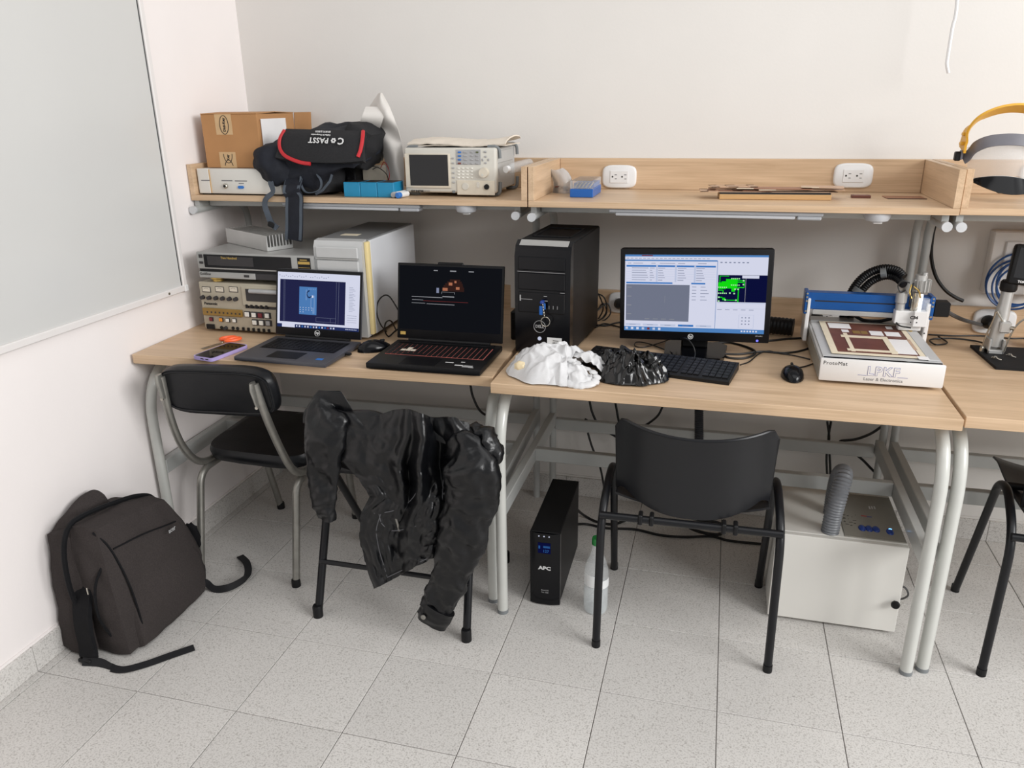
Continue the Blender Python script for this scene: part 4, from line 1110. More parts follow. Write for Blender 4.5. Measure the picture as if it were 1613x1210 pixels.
# gantry
gy = -.285
for x, s in ((2.066, 'left'), (2.404, 'right')):
    up_ = G().use('machine_white').bb(x - .006, x + .006, gy - .030, gy + .045, .790, .925, .002).obj('upright', parent=t)
    if s == 'right':
        g = G().use('socket_hole')
        for zz in (.815, .835): g.cyl((x - .003, gy - .0295, zz), (x - .003, gy - .0306, zz), .0022, 10)
        g.obj('bolt_hole', parent=up_)
bm_ = G().use('blue_anodised').bb(2.060, 2.408, gy - .018, gy + .018, .890, .942, .0015).obj('gantry_beam', parent=t)
G().use('ink').bb(2.085, 2.330, gy - .0186, gy - .0176, .915, .9185).obj('beam_slot', parent=bm_)
G().use('aluminium').bb(2.082, 2.36, gy - .020, gy - .006, .874, .8895, .002).obj('guide_rail', parent=t)
for x in (2.060, 2.411):
    e = G().use('blue_anodised').bb(x - .006, x + .006, gy - .030, gy + .026, .876, .946, .002).obj('beam_end_plate', parent=t)
    for zz in (.886, .918, .930, .941): G().use('chrome').cyl((x, gy - .030, zz), (x, gy - .0325, zz), .0032, 10).obj('bolt', parent=e)
G().use('black_plastic').bb(2.418, 2.462, gy - .022, gy + .022, .885, .929, .003).obj('stepper_motor', parent=t)
# spindle carriage
hx = 2.355
cr = G().use('machine_white').bb(hx - .046, hx + .040, gy - .052, gy - .020, .866, .905, .002).obj('carriage', parent=t)
G().use('machine_white').bb(hx + .002, hx + .040, gy - .066, gy - .050, .862, .908, .002).obj('carriage_cover', parent=cr)
text('C34', .0125, 'ink', cr, FRONT((hx + .003, gy - .0664, .890)), bold=.0006)
g = G().use('socket_hole')
for x in (hx - .004, hx + .012): g.cyl((x, gy - .066, .876), (x, gy - .0668, .876), .002, 8)
g.obj('bolt_hole', parent=cr)
G().use('machine_white').bb(hx - .032, hx + .030, gy - .050, gy - .022, .846, .867, .002).obj('spindle_foot', parent=cr)
G().use('aluminium').lathe([(.013, 0), (.013, .02), (.016, .024), (.016, .052), (.012, .056)], 20, (hx - .033, gy - .036, .905)).obj('lift_motor', parent=cr)
G().use('led_white').lathe([(.0065, 0), (.0065, .05)], 14, (hx + .018, gy - .040, .905)).obj('lit_tube', parent=cr)
G().use('clear_plastic').lathe([(.016, 0), (.016, .035)], 16, (hx + .030, gy - .034, .906)).obj('clear_sleeve', parent=cr)
sp = G().use('chrome').lathe([(.008, -.02), (.012, -.012), (.012, .03), (.0125, .055)], 18, (hx + .006, gy - .036, .905)).obj('spindle', parent=cr)
g = G().use('aluminium')
for k in range(14):
    a = 2 * math.pi * k / 14; g.box((hx + .016 + .0215 * math.cos(a), gy - .036 + .0215 * math.sin(a), .982), (.008, .003, .034), 0, Matrix.Rotation(a, 3, 'Z'))
g.cyl((hx + .016, gy - .036, .966), (hx + .016, gy - .036, .998), .0195, 18); g.cyl((hx + .012, gy - .036, .998), (hx + .012, gy - .036, 1.012), .0165, 18); g.cyl((hx + .020, gy - .036, 1.010), (hx + .020, gy - .036, 1.020), .0075, 12)
g.obj('cooling_fins', parent=cr)
G().use('gold').lathe([(.0055, 0), (.0055, .008), (.003, .012)], 14, (hx + .003, gy - .050, .846), (0, 0, -1)).obj('tool_collar', parent=cr)
G().use('black_plastic').lathe([(.0085, 0), (.0085, .007)], 14, (hx + .003, gy - .050, .838), (0, 0, -1)).obj('brush_ring', parent=cr)
for a, m in (([(hx - .014, gy - .05, .985), (hx - .018, gy - .056, .965), (hx - .010, gy - .058, .945)], 'gold'), ([(hx - .008, gy - .052, .98), (hx + .006, gy - .06, .968), (hx + .014, gy - .056, .948)], 'gold'), ([(hx - .02, gy - .05, .99), (hx - .04, gy - .05, .995), (hx - .05, gy - .05, .98), (hx - .04, gy - .05, .962), (hx - .028, gy - .05, .968)], 'cable'), ([(hx - .01, gy - .05, .99), (hx - .014, gy - .058, .95), (hx - .012, gy - .054, .92)], 'cable'), ([(hx - .04, gy - .05, .87), (hx - .03, gy - .06, .862), (hx + .0, gy - .062, .858)], 'cable')):
    G().use(m).sweep(smooth_path(a, 6), .0022, 6).obj('wire', parent=cr)
# corrugated suction hoses of the machine
def corrugated(g, pts, r, pitch=.007, depth=.16, n=14, fine=4):
    P = smooth_path(pts, 24); L_ = [0]
    for a, b in zip(P, P[1:]): L_.append(L_[-1] + (b - a).length)
    out = []; rr_ = []; s = 0; i = 0; step = pitch / fine; c = 0
    while s < L_[-1]:
        while L_[i + 1] < s: i += 1
        f = (s - L_[i]) / max(1e-9, L_[i + 1] - L_[i]); out.append(P[i].lerp(P[i + 1], f)); rr_.append(r * (1 - depth * (.5 - .5 * math.cos(2 * math.pi * c / fine)))); s += step; c += 1
    g.sweep(out, rr_, n); return g
hs = thing('suction_hose', 'pair of black corrugated hoses arching behind the milling machine, bound with grey tape', 'hose', (2.19, -.20, .80))
hp1 = [at(1326, 510, y=-.20), at(1333, 480, y=-.2), at(1346, 452, y=-.2), at(1366, 432, y=-.2), at(1391, 423, y=-.205), at(1412, 426, y=-.22), at(1424, 437, y=-.24)]
hp2 = [at(1337, 513, y=-.20), at(1342, 487, y=-.2), at(1355, 462, y=-.2), at(1372, 444, y=-.2), at(1394, 435, y=-.205), at(1412, 438, y=-.22), at(1424, 449, y=-.25)]
corrugated(G().use('black_plastic'), hp1, .0135).obj('hose', parent=hs)
corrugated(G().use('black_plastic'), hp2, .0125).obj('hose', parent=hs)
for a, b in ((2, 2), (4, 4)):
    d = (hp1[a + 1] - hp1[a - 1]).normalized() * .008; c = hp1[a].lerp(hp2[b], .5); w = (hp1[a] - hp2[b])
    G().use('rubber_grey').sweep([c - d, c + d], [w.length / 2 + .0155] * 2, 16, flat=.62).obj('tape_band', parent=hs)
cable('signal_cable', [at(1345, 497, y=-.25), at(1362, 505, y=-.25), at(1385, 506, y=-.25), at(1412, 500, y=-.26)], .0055, 'cable', 'thick black cable sagging under the blue gantry beam')
# black flexible vacuum hose lying left of the machine
top(corrugated(G().use('black_plastic'), [Vector((1.90, -.165, .797)), Vector((1.97, -.17, .797)), Vector((2.045, -.185, .797))], .029, .012, .07, 20).obj('vacuum_hose'), 'short fat black hose lying between monitor and milling machine', 'hose')

# ------------------------------------------------------------------ microscope on the right bench
t = thing('digital_microscope', 'digital microscope with silver pole and black display on a black base plate', 'microscope', (2.70, -.30, DZ))
G().use('black_matte').prism([(2.567, -.19), (2.578, -.412), (2.83, -.412), (2.83, -.19)], DZ, DZ + .008, u=(1, 0, 0), v=(0, 1, 0), w=(0, 0, 1)).obj('base_plate', parent=t)
P0 = Vector((2.612, -.255, DZ + .008))
G().use('aluminium').sweep([P0 + Vector((0, 0, .02)), P0 + Vector((.004, 0, .12)), P0 + Vector((.006, 0, .150)), P0 + Vector((.007, 0, .190))], [.020, .020, .0165, .0165], 24).obj('pole', parent=t)
g = G().use('aluminium'); g.bb(P0.x - .022, P0.x - .016, P0.y - .026, P0.y + .020, P0.z, P0.z + .045, .002); g.bb(P0.x + .016, P0.x + .022, P0.y - .026, P0.y + .020, P0.z, P0.z + .045, .002); g.bb(P0.x - .022, P0.x + .022, P0.y - .026, P0.y + .02, P0.z, P0.z + .012, .002); g.obj('pole_bracket', parent=t)
G().use('aluminium').box((P0.x + .010, P0.y - .026, P0.z + .085), (.03, .022, .034), .004).obj('clamp', parent=t)
G().use('chrome').cyl((P0.x + .024, P0.y - .034, P0.z + .085), (P0.x + .032, P0.y - .040, P0.z + .085), .006, 12).obj('clamp_screw', parent=t)
for a in ([(P0.x - .032, P0.y, P0.z), (P0.x - .030, P0.y - .01, P0.z + .05), (P0.x - .022, P0.y - .018, P0.z + .10), (P0.x - .018, P0.y - .022, P0.z + .128), (P0.x - .012, P0.y - .024, P0.z + .122), (P0.x + .004, P0.y - .03, P0.z + .098)],
          [(P0.x + .020, P0.y - .03, P0.z + .01), (P0.x + .026, P0.y - .034, P0.z + .06), (P0.x + .040, P0.y - .036, P0.z + .10), (P0.x + .07, P0.y - .036, P0.z + .125), (P0.x + .11, P0.y - .036, P0.z + .13)]):
    G().use('chrome').sweep(smooth_path(a, 6), .0026, 8).obj('light_stalk', parent=t)
G().use('chrome').lathe([(.008, 0), (.008, .012), (.005, .016)], 12, (P0.x - .030, P0.y - .002, P0.z)).obj('stalk_base', parent=t)
G().use('black_plastic').lathe([(.020, 0), (.023, .006), (.023, .026), (.018, .032)], 24, tuple(P0 + Vector((.007, 0, .188)))).obj('collar', parent=t)
dm = Matrix.Translation(P0 + Vector((.082, -.010, .262))) @ Matrix.Rotation(R(6), 4, 'Y') @ Matrix.Rotation(R(-12), 4, 'X')
g = G(); g.X = dm; g.use('black_plastic').bb(-.084, .084, -.010, .020, -.058, .058, .008, 2); ds = g.obj('display', parent=t)
g = G(); g.X = dm; g.use('screen_off').bb(-.074, .074, -.0115, -.0095, -.040, .048, .001); g.obj('display_glass', parent=ds)
text('TOMLOV', .009, 'ink_white', ds, dm @ FRONT((-.042, -.0117, -.049)), bold=.0003)
G().use('black_plastic').lathe([(.014, .03), (.022, .026), (.022, -.02), (.019, -.03)], 22, tuple(P0 + Vector((.105, -.02, .155)))).obj('lens_tube', parent=t)
G().use('clear_plastic').lathe([(.024, .0), (.019, -.028), (.016, -.028)], 22, tuple(P0 + Vector((.105, -.02, .128)))).obj('lens_hood', parent=t)
G().use('black_plastic').cyl(tuple(P0 + Vector((.055, -.02, .178))), tuple(P0 + Vector((.085, -.02, .178))), .006, 12).obj('focus_knob', parent=t)
for a, lab in (((1568, 566), 'small silver clip standing on the microscope base, left one'), ((1591, 562), 'small silver clip lying on the microscope base, right one')):
    p = at(*a, z=DZ + .008)
    k = thing('metal_clip', lab, 'clip', (p.x, p.y, DZ + .008))
    G().use('chrome').sweep(smooth_path([p + Vector((-.008, .008, .0025)), p + Vector((0, 0, .008)), p + Vector((.004, -.006, .004)), p + Vector((.012, -.012, .0022))], 5), .002, 6).obj('spring_arm', parent=k)
    G().use('chrome').box(p + Vector((-.002, .002, .005)), (.008, .007, .008), .002).obj('jaw', parent=k)
# blue network lead, coiled
cl = []
for k in range(5):
    for j in range(14):
        a = 2 * math.pi * j / 14 + .4
        rx = .082 - .006 * k + .006 * math.sin(k * 2.1); rz = .088 - .007 * k
        cl.append((2.70 + .006 * math.sin(3 * k) + rx * math.cos(a), -.050 - .012 * k - .01 * math.sin(a + k), .945 + .008 * math.cos(k * 2) + rz * math.sin(a)))
cable('network_cable', cl, .0031, 'cable_blue', 'coiled blue network cable hanging behind the microscope', 'cable', 6, None, 3)
g = G().use('black_plastic')
lump(g, (2.765, -.16, .790), (.035, .03, .030), 21, .5, 2.0, 4)
top(g.obj('cable_bundle', None, None, 40), 'knotted black cable bundle behind the microscope base', 'cable')

# ================================================================== left shelf
SZ = 1.2155
def soft_box(g, M, d, rnd=.35, amp=.0, ns=3.0, seed=1, n=14, shape=None):
    """cushion-like box, d = half sizes, M places it"""
    b = bmesh.new(); bmesh.ops.create_cube(b, size=2)
    bmesh.ops.subdivide_edges(b, edges=b.edges[:], cuts=n - 1, use_grid_fill=True)
    for v in b.verts:
        p = v.co.copy(); s = p.normalized() * 1.12; q = p.lerp(s, rnd)
        if shape: q = shape(q)
        w = Vector((q.x * d[0], q.y * d[1], q.z * d[2]))
        if amp:
            k = noise.noise(w * ns * 10 + Vector((seed * 5.3, seed, seed * 2.1))) * .6 + noise.noise(w * ns * 25 + Vector((seed, 3, 1))) * .4
            w += p.normalized() * amp * k
        v.co = M @ w
    g.merge(b)

t = thing('instrument_box', 'flat white instrument box with a blue connector, under the carton', 'box', (.18, -.25, SZ))
G().use('box_white').bb(.027, .345, -.398, -.10, SZ + .004, 1.302, .003, 2).obj('case', parent=t)
G().use('box_white').bb(.027, .072, -.4015, -.396, SZ + .004, 1.303, .002).obj('door_flap', parent=t)
G().use('tape').bb(.0725, .076, -.4005, -.396, SZ + .006, 1.30).obj('tape_strip', parent=t)
G().use('black_matte').bb(.030, .342, -.39, -.11, SZ, SZ + .005).obj('underside', parent=t)
g = G().use('chrome'); p = at(356, 293, y=-.398); g.lathe([(.0085, 0), (.0085, .006), (.006, .009)], 16, (p.x, -.398, p.z), (0, -1, 0)); c = g.obj('round_connector', parent=t)
G().use('socket_hole').cyl((p.x, -.407, p.z), (p.x, -.4078, p.z), .0045, 12).obj('connector_hole', parent=c)
p = at(380, 295, y=-.398); c = G().use('btn_blue').prism([(p.x - .012, p.z), (p.x - .008, p.z + .0045), (p.x + .008, p.z + .0045), (p.x + .012, p.z), (p.x + .008, p.z - .0045), (p.x - .008, p.z - .0045)], -.402, -.397).obj('data_connector', parent=t)
g = G().use('ink_grey')
for x0, x1, yy in ((349, 366, 284.5), (370, 389, 285), (376, 384, 289), (318, 331, 284)):
    a = at(x0, yy, y=-.3985); b = at(x1, yy, y=-.3985); g.bb(a.x, b.x, -.3988 if x0 > 330 else -.4022, -.3975, a.z - .0015, a.z + .0015)
g.obj('printed_caption', parent=t)

# carton
cxa, cxb, cya, cyb, cza, czb = .046, .262, -.365, -.125, 1.3035, 1.478
t = thing('carton', 'brown cardboard carton with printed packing tape on the left shelf', 'box', (.155, -.245, cza), 0)
G().use('cardboard').bb(cxa, cxb, cya, cyb, cza, czb, .0015).obj('carton_body', parent=t)
g = G().use('cardboard'); g.prism([(cya - .001, czb), (cya + .115, czb + .004), (cya + .115, czb + .007), (cya - .001, czb + .003)], cxa, cxb, u=(0, 1, 0), v=(0, 0, 1), w=(1, 0, 0)); g.obj('flap', parent=t)
g = G().use('cardboard'); g.prism([(cyb + .001, czb), (cya + .118, czb + .004), (cya + .118, czb + .007), (cyb + .001, czb + .003)], cxa, cxb, u=(0, 1, 0), v=(0, 0, 1), w=(1, 0, 0)); g.obj('flap', parent=t)
g = G().use('cardboard'); g.box((cxb + .002, cyb + .06, czb - .045), (.003, .12, .095), 0, Matrix.Rotation(R(3), 3, 'Y')); g.obj('side_flap', parent=t)
tx = .132
for z0, z1, s in ((czb - .066, czb + .003, 1), (cza, cza + .052, 0)):
    tp = G().use('tape').bb(tx - .032, tx + .032, cya - .0006, cya, z0, z1).obj('packing_tape', parent=t)
    for cz, a0, a1 in ([(czb - .034, 0, 360)] if s else [(cza + .046, 180, 360), (cza - .004, 22, 158)]):
        g = G().use('ink'); ring = [(tx + .002 + .0165 * math.cos(R(a0 + (a1 - a0) * k / 28)), cya - .0009, cz + .030 * math.sin(R(a0 + (a1 - a0) * k / 28))) for k in range(28 if s else 29)]
        g.sweep(ring, .0011, 5, bool(s)); g.obj('tape_print', parent=tp)
        if s: text('Digi-Key', .0128, 'ink', tp, plane_M((tx + .002, cya - .0009, cz), (0, 0, 1), (-1, 0, 0)), bold=.0005)
        elif cz > cza + .02: text('Key', .012, 'ink', tp, plane_M((tx + .002, cya - .0009, cz - .012), (0, 0, 1), (-1, 0, 0)), bold=.0005)
G().use('paper').bb(cxb + .0035, cxb + .0045, -.35, -.19, 1.355, 1.462).obj('paper_sheet', parent=t)

# backpack slumped on the shelf
t = thing('backpack', 'black and navy backpack with red piping slumped on the left shelf, straps hanging over', 'backpack', (.43, -.25, SZ))
M = Matrix.Translation((.428, -.262, 1.332)) @ Matrix.Rotation(R(-4), 4, 'Y') @ Matrix.Rotation(R(18), 4, 'X')
def shp(q):
    k = 1 - .22 * max(0, q.z) * (1 if q.x < 0 else .6)
    if q.z < 0 and q.x > .15: q = Vector((q.x, q.y, q.z * (1 - .85 * min(1, (q.x - .15) / .35))))
    return Vector((q.x * (1 - .10 * q.z), q.y * k, q.z * (1 - .10 * abs(q.x)) + (-.22 * max(0, -q.x - .3)) + .08 * math.sin(3 * q.x)))
g = G().use('pack_navy'); soft_box(g, M, (.200, .140, .090), .42, .030, .9, 3, 22, shp); body = g.obj('main_body', parent=t, ang=60)
# lower front pocket lying on the shelf
g = G().use('pack_grey'); soft_box(g, Matrix.Translation((.42, -.30, 1.262)) @ Matrix.Rotation(R(-3), 4, 'Y'), (.095, .085, .046), .4, .014, 1.2, 5, 14); g.obj('lower_pocket', parent=t, ang=60)
g = G().use('pack_navy'); soft_box(g, Matrix.Translation((.320, -.325, 1.312)) @ Matrix.Rotation(R(-14), 4, 'Y'), (.074, .095, .072), .78, .024, 1.2, 9, 16); g.obj('side_pocket', parent=t, ang=60)
g = G().use('pack_grey'); soft_box(g, Matrix.Translation((.595, -.25, 1.375)) @ Matrix.Rotation(R(25), 4, 'Y'), (.052, .10, .068), .5, .016, 1.2, 12, 14); g.obj('end_pocket', parent=t, ang=60)
# grey lid facing the room with upside-down print
FP0 = at(505, 226, y=-.40)
fM = plane_M(FP0, (1, 0, -.03), (0, .42, .9))
def lid(u, v):
    x = (u - .5) * .315; yv = (v - .5) * .105
    yv += -.012 * (1 - (2 * u - 1) ** 2) * (1 - v) + .010 * (2 * u - 1) * 0
    z = .012 * math.sin(math.pi * u) * math.sin(math.pi * v) - .06 * max(0, v - .75) * 1.0
    x *= 1 - .10 * v
    return fM @ Vector((x, yv, z))
g = G().use('pack_grey'); g.grid(lid, 28, 14, .022); ld = g.obj('front_flap', parent=t, ang=70)
def lidp(u, v, off=.003): return Vector(lid(u, v)) + (fM.to_3x3() @ Vector((0, 0, off)))
g = G().use('red_piping'); g.sweep(smooth_path([lidp(.0, .92), lidp(.0, .6), lidp(.03, .32), lidp(.10, .12), lidp(.20, .02), lidp(.32, -.04), lidp(.42, -.05)], 5), .0062, 8, flat=.7); g.obj('piping', parent=ld)
g = G().use('red_piping'); g.sweep(smooth_path([lidp(.985, .98), lidp(1.0, .7), lidp(.98, .35), lidp(.95, .12)], 5), .0062, 8, flat=.7); g.obj('piping', parent=ld)
tM = fM @ Matrix.Translation((.018, .004, .0175)) @ Matrix.Rotation(math.pi, 4, 'Z')
text('C', .031, 'ink_white', ld, tM @ Matrix.Translation((-.062, 0, 0)), bold=.0008)
text('PASST', .025, 'ink_white', ld, tM @ Matrix.Translation((.0175, 0, 0)), bold=.0006, space=1.08)
g = G(); g.X = tM @ Matrix.Translation((-.036, 0, .0004)); g.use('ink_white')
for k in range(6):
    a = 2 * math.pi * k / 6; g.cyl((.0058 * math.cos(a), .0058 * math.sin(a), 0), (.0058 * math.cos(a), .0058 * math.sin(a), .0006), .0034, 10)
g.obj('logo_mark', parent=ld)
text('Calidad & Compromiso', .0072, 'ink_white', ld, tM @ Matrix.Translation((.012, -.018, 0)), bold=.0002)
text('EFURTO JUEGO', .0078, 'ink_white', ld, tM @ Matrix.Translation((.006, -.029, 0)), bold=.0002)
g = G().use('ink_white'); a = at(560, 238, y=-.40); b = at(568, 247, y=-.40); g.ribbon([a, a.lerp(b, .5), b], .004, .001, (1, 0, 0)); g.obj('zip_pull', parent=t)
# hanging straps and handle
yS = -.432
sp = [Vector((.395, -.36, 1.30)), Vector((.40, -.405, 1.265)), Vector((.403, yS, 1.235))] + [at(*q, y=yS) for q in ((464, 310), (464, 330), (464, 355), (463, 378))]
st = G().use('pack_navy').ribbon(smooth_path(sp, 5), .058, .010, (1, 0, 0)).obj('shoulder_strap', parent=t)
for s in (-1, 1):
    G().use('pack_strap').ribbon(smooth_path([p + Vector((s * .026, -.0055, 0)) for p in sp], 5), .010, .002, (1, 0, 0)).obj('strap_edge', parent=st)
wp = [Vector((.315, -.38, 1.29)), Vector((.318, -.415, 1.265)), at(430, 302, y=yS), at(420, 312, y=yS), at(417, 322, y=yS), at(421, 336, y=yS), at(428, 352, y=yS + .01), at(437, 360, y=yS + .01)]
G().use('pack_strap').ribbon(smooth_path(wp, 6), .020, .0025, [(1, -.35 * math.sin(k * .12), 0) for k in range(len(smooth_path(wp, 6)))]).obj('web_strap', parent=t)
G().use('black_plastic').box(at(427, 354, y=yS), (.024, .008, .018), .003, Matrix.Rotation(R(20), 3, 'Y')).obj('buckle', parent=t)
hp = [at(474, 278, y=-.405), at(474, 290, y=-.41), at(481, 302, y=-.41), at(493, 303, y=-.41), at(504, 298, y=-.41), at(506, 286, y=-.41), at(500, 275, y=-.40)]
G().use('pack_strap').ribbon(smooth_path(hp, 6), .011, .0025, (0, 1, 0)).obj('grab_handle', parent=t)
G().use('pack_strap').ribbon([at(523, 275, y=-.395), at(520, 285, y=-.395), at(508, 300, y=-.395), at(497, 306, y=-.395)], .008, .0015, (0, 0, 1)).obj('pocket_binding', parent=t)

# little things between backpack and analyser
t = thing('speaker_box', 'black loudspeaker box on the left shelf, half under the backpack', 'speaker', (.525, -.20, SZ))
G().use('black_matte').bb(.498, .556, -.265, -.11, SZ, SZ + .098, .003).obj('cabinet', parent=t)
G().use('bezel').lathe([(.024, 0), (.024, .003), (.019, .003), (.006, .0015), (0, .004)], 20, (.527, -.265, SZ + .048), (0, -1, 0)).obj('driver', parent=t)
G().use('black_plastic').bb(.49, .60, -.30, -.12, SZ + .0985, SZ + .108, .001).obj('lid_board', parent=t)
t = thing('adapter_box', 'beige power adapter box with thin wires behind the blue blocks', 'box', (.61, -.18, SZ))
G().use('cream').bb(.560, .648, -.215, -.12, SZ, SZ + .082, .002).obj('housing', parent=t)
G().use('cable').sweep(smooth_path([(.60, -.215, SZ + .075), (.63, -.235, SZ + .082), (.662, -.24, SZ + .06), (.665, -.24, SZ + .03), (.655, -.25, SZ + .006)], 6), .0015, 6).obj('wire', parent=t)
G().use('red_piping').sweep(smooth_path([(.63, -.215, SZ + .08), (.648, -.22, SZ + .10), (.668, -.23, SZ + .07), (.668, -.24, SZ + .04), (.66, -.25, SZ + .006)], 6), .0012, 6).obj('wire', parent=t)
G().use('black_plastic').bb(.615, .68, -.262, -.235, SZ, SZ + .012, .002).obj('connector_block', parent=t)
for k, (xa, lab) in enumerate(((.572, 'left blue plastic block of the three beside the analyser'), (.632, 'middle blue plastic block of the three beside the analyser'), (.692, 'right blue plastic block of the three beside the analyser'))):
    t = thing('storage_bin', lab, 'bin', (xa + .029, -.36, SZ), 0, 'three blue plastic blocks')
    G().use('cyan_plastic').bb(xa, xa + .0585, -.392, -.31, SZ, SZ + .047, .0015).obj('bin_body', parent=t)
    G().use('deck_dark').bb(xa + .003, xa + .0555, -.389, -.313, SZ + .0468, SZ + .0474).obj('bin_opening', parent=t)
for k, (a, b, lab) in enumerate((((.752, -.405, SZ + .0095), (.768, -.29, SZ + .0095), 'white marker pen with dark cap at the shelf edge, the one nearer the blue blocks'), ((.772, -.417, SZ + .0095), (.795, -.352, SZ + .0095), 'white marker pen with bright blue cap end beside the analyser'))):
    if k: b = (.785, -.345, SZ + .0095)
    t = thing('marker_pen', lab, 'marker', a, 0, 'marker pens at the shelf edge')
    a, b = Vector(a), Vector(b); d = (b - a).normalized()
    G().use('white_plastic').cyl(a + d * .012, a + d * (.125 if not k else .060), .0088, 16).obj('barrel', parent=t)
    G().use('btn_blue' if k else 'btn_grey').lathe([(.0095, .016), (.0095, .002), (.0075, 0)], 16, a, d).obj('cap', parent=t)

# crumpled paper sheet standing behind the analyser
OUT = [((565, 192), (596, 200)), ((580, 172), (607, 178)), ((592, 152), (613, 168)), ((599, 146), (617, 172))]
def paper(u, v):
    # u across, v from the floor of the shelf up to the folded tip
    Lp = [(617, 300), (609, 270), (604, 245), (598, 222), (590, 204), (574, 196), (576, 176), (596, 147)]
    Rp = [(637, 300), (637, 270), (635, 240), (632, 222), (627, 204), (621, 186), (613, 166), (602, 146)]
    f = v * (len(Lp) - 1); i = min(int(f), len(Lp) - 2); f -= i
    l = (Lp[i][0] * (1 - f) + Lp[i + 1][0] * f, Lp[i][1] * (1 - f) + Lp[i + 1][1] * f); r = (Rp[i][0] * (1 - f) + Rp[i + 1][0] * f, Rp[i][1] * (1 - f) + Rp[i + 1][1] * f)
    yy = -.26 + .07 * v + .035 * math.sin(2.6 * u + 2.2 * v) - .05 * math.sin(math.pi * u) * (1 - .4 * v) + .014 * math.sin(9 * v + 5 * u) + .01 * abs(math.sin(7 * v - 3 * u))
    return at(l[0] * (1 - u) + r[0] * u, l[1] * (1 - u) + r[1] * u, y=yy)
g = G().use('paper_sheet'); g.grid(paper, 16, 34, .0012)
def paper2(u, v): return at(582 + 22 * u + 10 * v, 258 - 62 * v - 8 * u + 4 * math.sin(3 * u), y=-.155 + .02 * math.sin(3 * u + v))
g.grid(paper2, 8, 10, .001)
def paper3(u, v): return at(564 + 34 * u + 12 * v, 190 + 14 * u * (1 - v) - 22 * v + 10 * (1 - v) * (1 - u) - 0, y=-.245 - .03 * math.sin(math.pi * v) + .02 * u)
g.grid(paper3, 10, 8, .001)
top(g.obj('paper_sheet', None, None, 60), 'crumpled pale paper sheet standing tall between blue blocks and analyser', 'paper')

# spectrum analyser
ax, bx, fy = .771, 1.083, -.341
az, bz_ = SZ + .012, 1.3685
t = thing('spectrum_analyser', 'cream bench spectrum analyser with dark screen and rows of buttons', 'analyser', (.927, -.2, SZ))
G().use('instrument_side').bb(ax + .008, bx - .008, fy + .02, -.075, az + .004, bz_ - .004, .004).obj('case', parent=t)
fr_ = G().use('instrument').bb(ax, bx, fy, fy + .028, az, bz_, .008, 3).obj('front_frame', parent=t)
def k2(x, y): return 620 + x / 7.332, 190 + y / 7.332
def prect(x0, y0, x1, y1):
    a = at(*k2(x0, (y0 + y1) / 2), y=fy); b = at(*k2(x1, (y0 + y1) / 2), y=fy); c = at(*k2((x0 + x1) / 2, y0), y=fy); d = at(*k2((x0 + x1) / 2, y1), y=fy)
    return a.x, b.x, d.z, c.z
a = prect(140, 388, 660, 765); G().use('cream').bb(a[0], a[1], fy - .0045, fy, a[2] - .003, a[3] + .002, .003, 2).obj('screen_bezel', parent=t)
a = prect(195, 392, 635, 750); G().use('screen_off').bb(a[0], a[1], fy - .0058, fy - .004, a[2], a[3]).obj('display', parent=t)
a = prect(722, 335, 1005, 510); G().use('btn_grey').bb(a[0], a[1], fy - .0012, fy, a[2], a[3]).obj('key_field', parent=t)
a = prect(735, 690, 1170, 860); G().use('cream').bb(a[0], a[1], fy - .003, fy, a[2], a[3], .002).obj('connector_panel', parent=t)
for k in range(6):
    g = G().use('btn_grey'); pbox(g, *k2(686 + 2 * k, 435 + 56 * k), .0085, .0045, fy, .003, .001); g.obj('soft_key', parent=t)
for r in range(4):
    for c in range(4):
        m = 'btn_grey'
        if c == 0: m = ('btn_blue', 'btn_blue', 'btn_blue', 'btn_red')[r]
        if c == 3 and r == 0: m = 'btn_green'
        g = G().use(m); pbox(g, *k2((762, 832, 905, 966)[c], 365 + 43 * r), .011 if c < 2 else .0085, .0048, fy - .001, .003, .001); g.obj('function_key', parent=t)
for r in range(4):
    for c in range(4 if r > 0 else 4):
        g = G().use('btn_white'); pbox(g, *k2(752 + 51 * c, 551 + 36 * r), .0080, .0042, fy, .003, .001); g.obj('number_key', parent=t)
for q, (dx_, dz_) in enumerate(((0, 36), (0, -36), (34, 0), (-34, 0))):
    g = G().use('btn_grey'); pbox(g, *k2(1065 + dx_, 453 + dz_), .008 if dx_ == 0 else .005, .005 if dx_ == 0 else .008, fy, .003, .0015); g.obj('arrow_key', parent=t)
g = G().use('btn_grey'); pbox(g, *k2(1060, 360), .009, .006, fy, .003, .0015); g.obj('round_key', parent=t)
g = G().use('cream'); p = pcyl(g, *k2(1050, 600), .0158, fy, .016, .0145, 24); kn = g.obj('dial', parent=t)
G().use('instrument').cyl((p.x - .003, fy - .016, p.z - .006), (p.x - .003, fy - .0175, p.z - .006), .0042, 14).obj('finger_dimple', parent=kn)
g = G().use('black_plastic'); pcyl(g, *k2(1078, 765), .0092, fy, .008, .008, 20); g.obj('rf_connector', parent=t)
g = G().use('instrument'); pcyl(g, *k2(830, 760), .012, fy - .002, .003, .011, 20); g.obj('blank_cover', parent=t)
g = G().use('clear_plastic'); pbox(g, *k2(978, 745), .009, .018, fy - .002, .006, .002); g.obj('clear_latch', parent=t)
g = G().use('rubber_grey'); pbox(g, *k2(696, 822), .010, .008, fy, .002, .001); g.obj('power_key', parent=t)
text('GW INSTEK', .0085, 'ink', t, FRONT(at(*k2(275, 815), y=fy) + Vector((0, -.0004, 0))), bold=.0004)
text('GSP-830', .0060, 'ink_grey', t, FRONT(at(*k2(385, 815), y=fy) + Vector((0, -.0004, 0))))
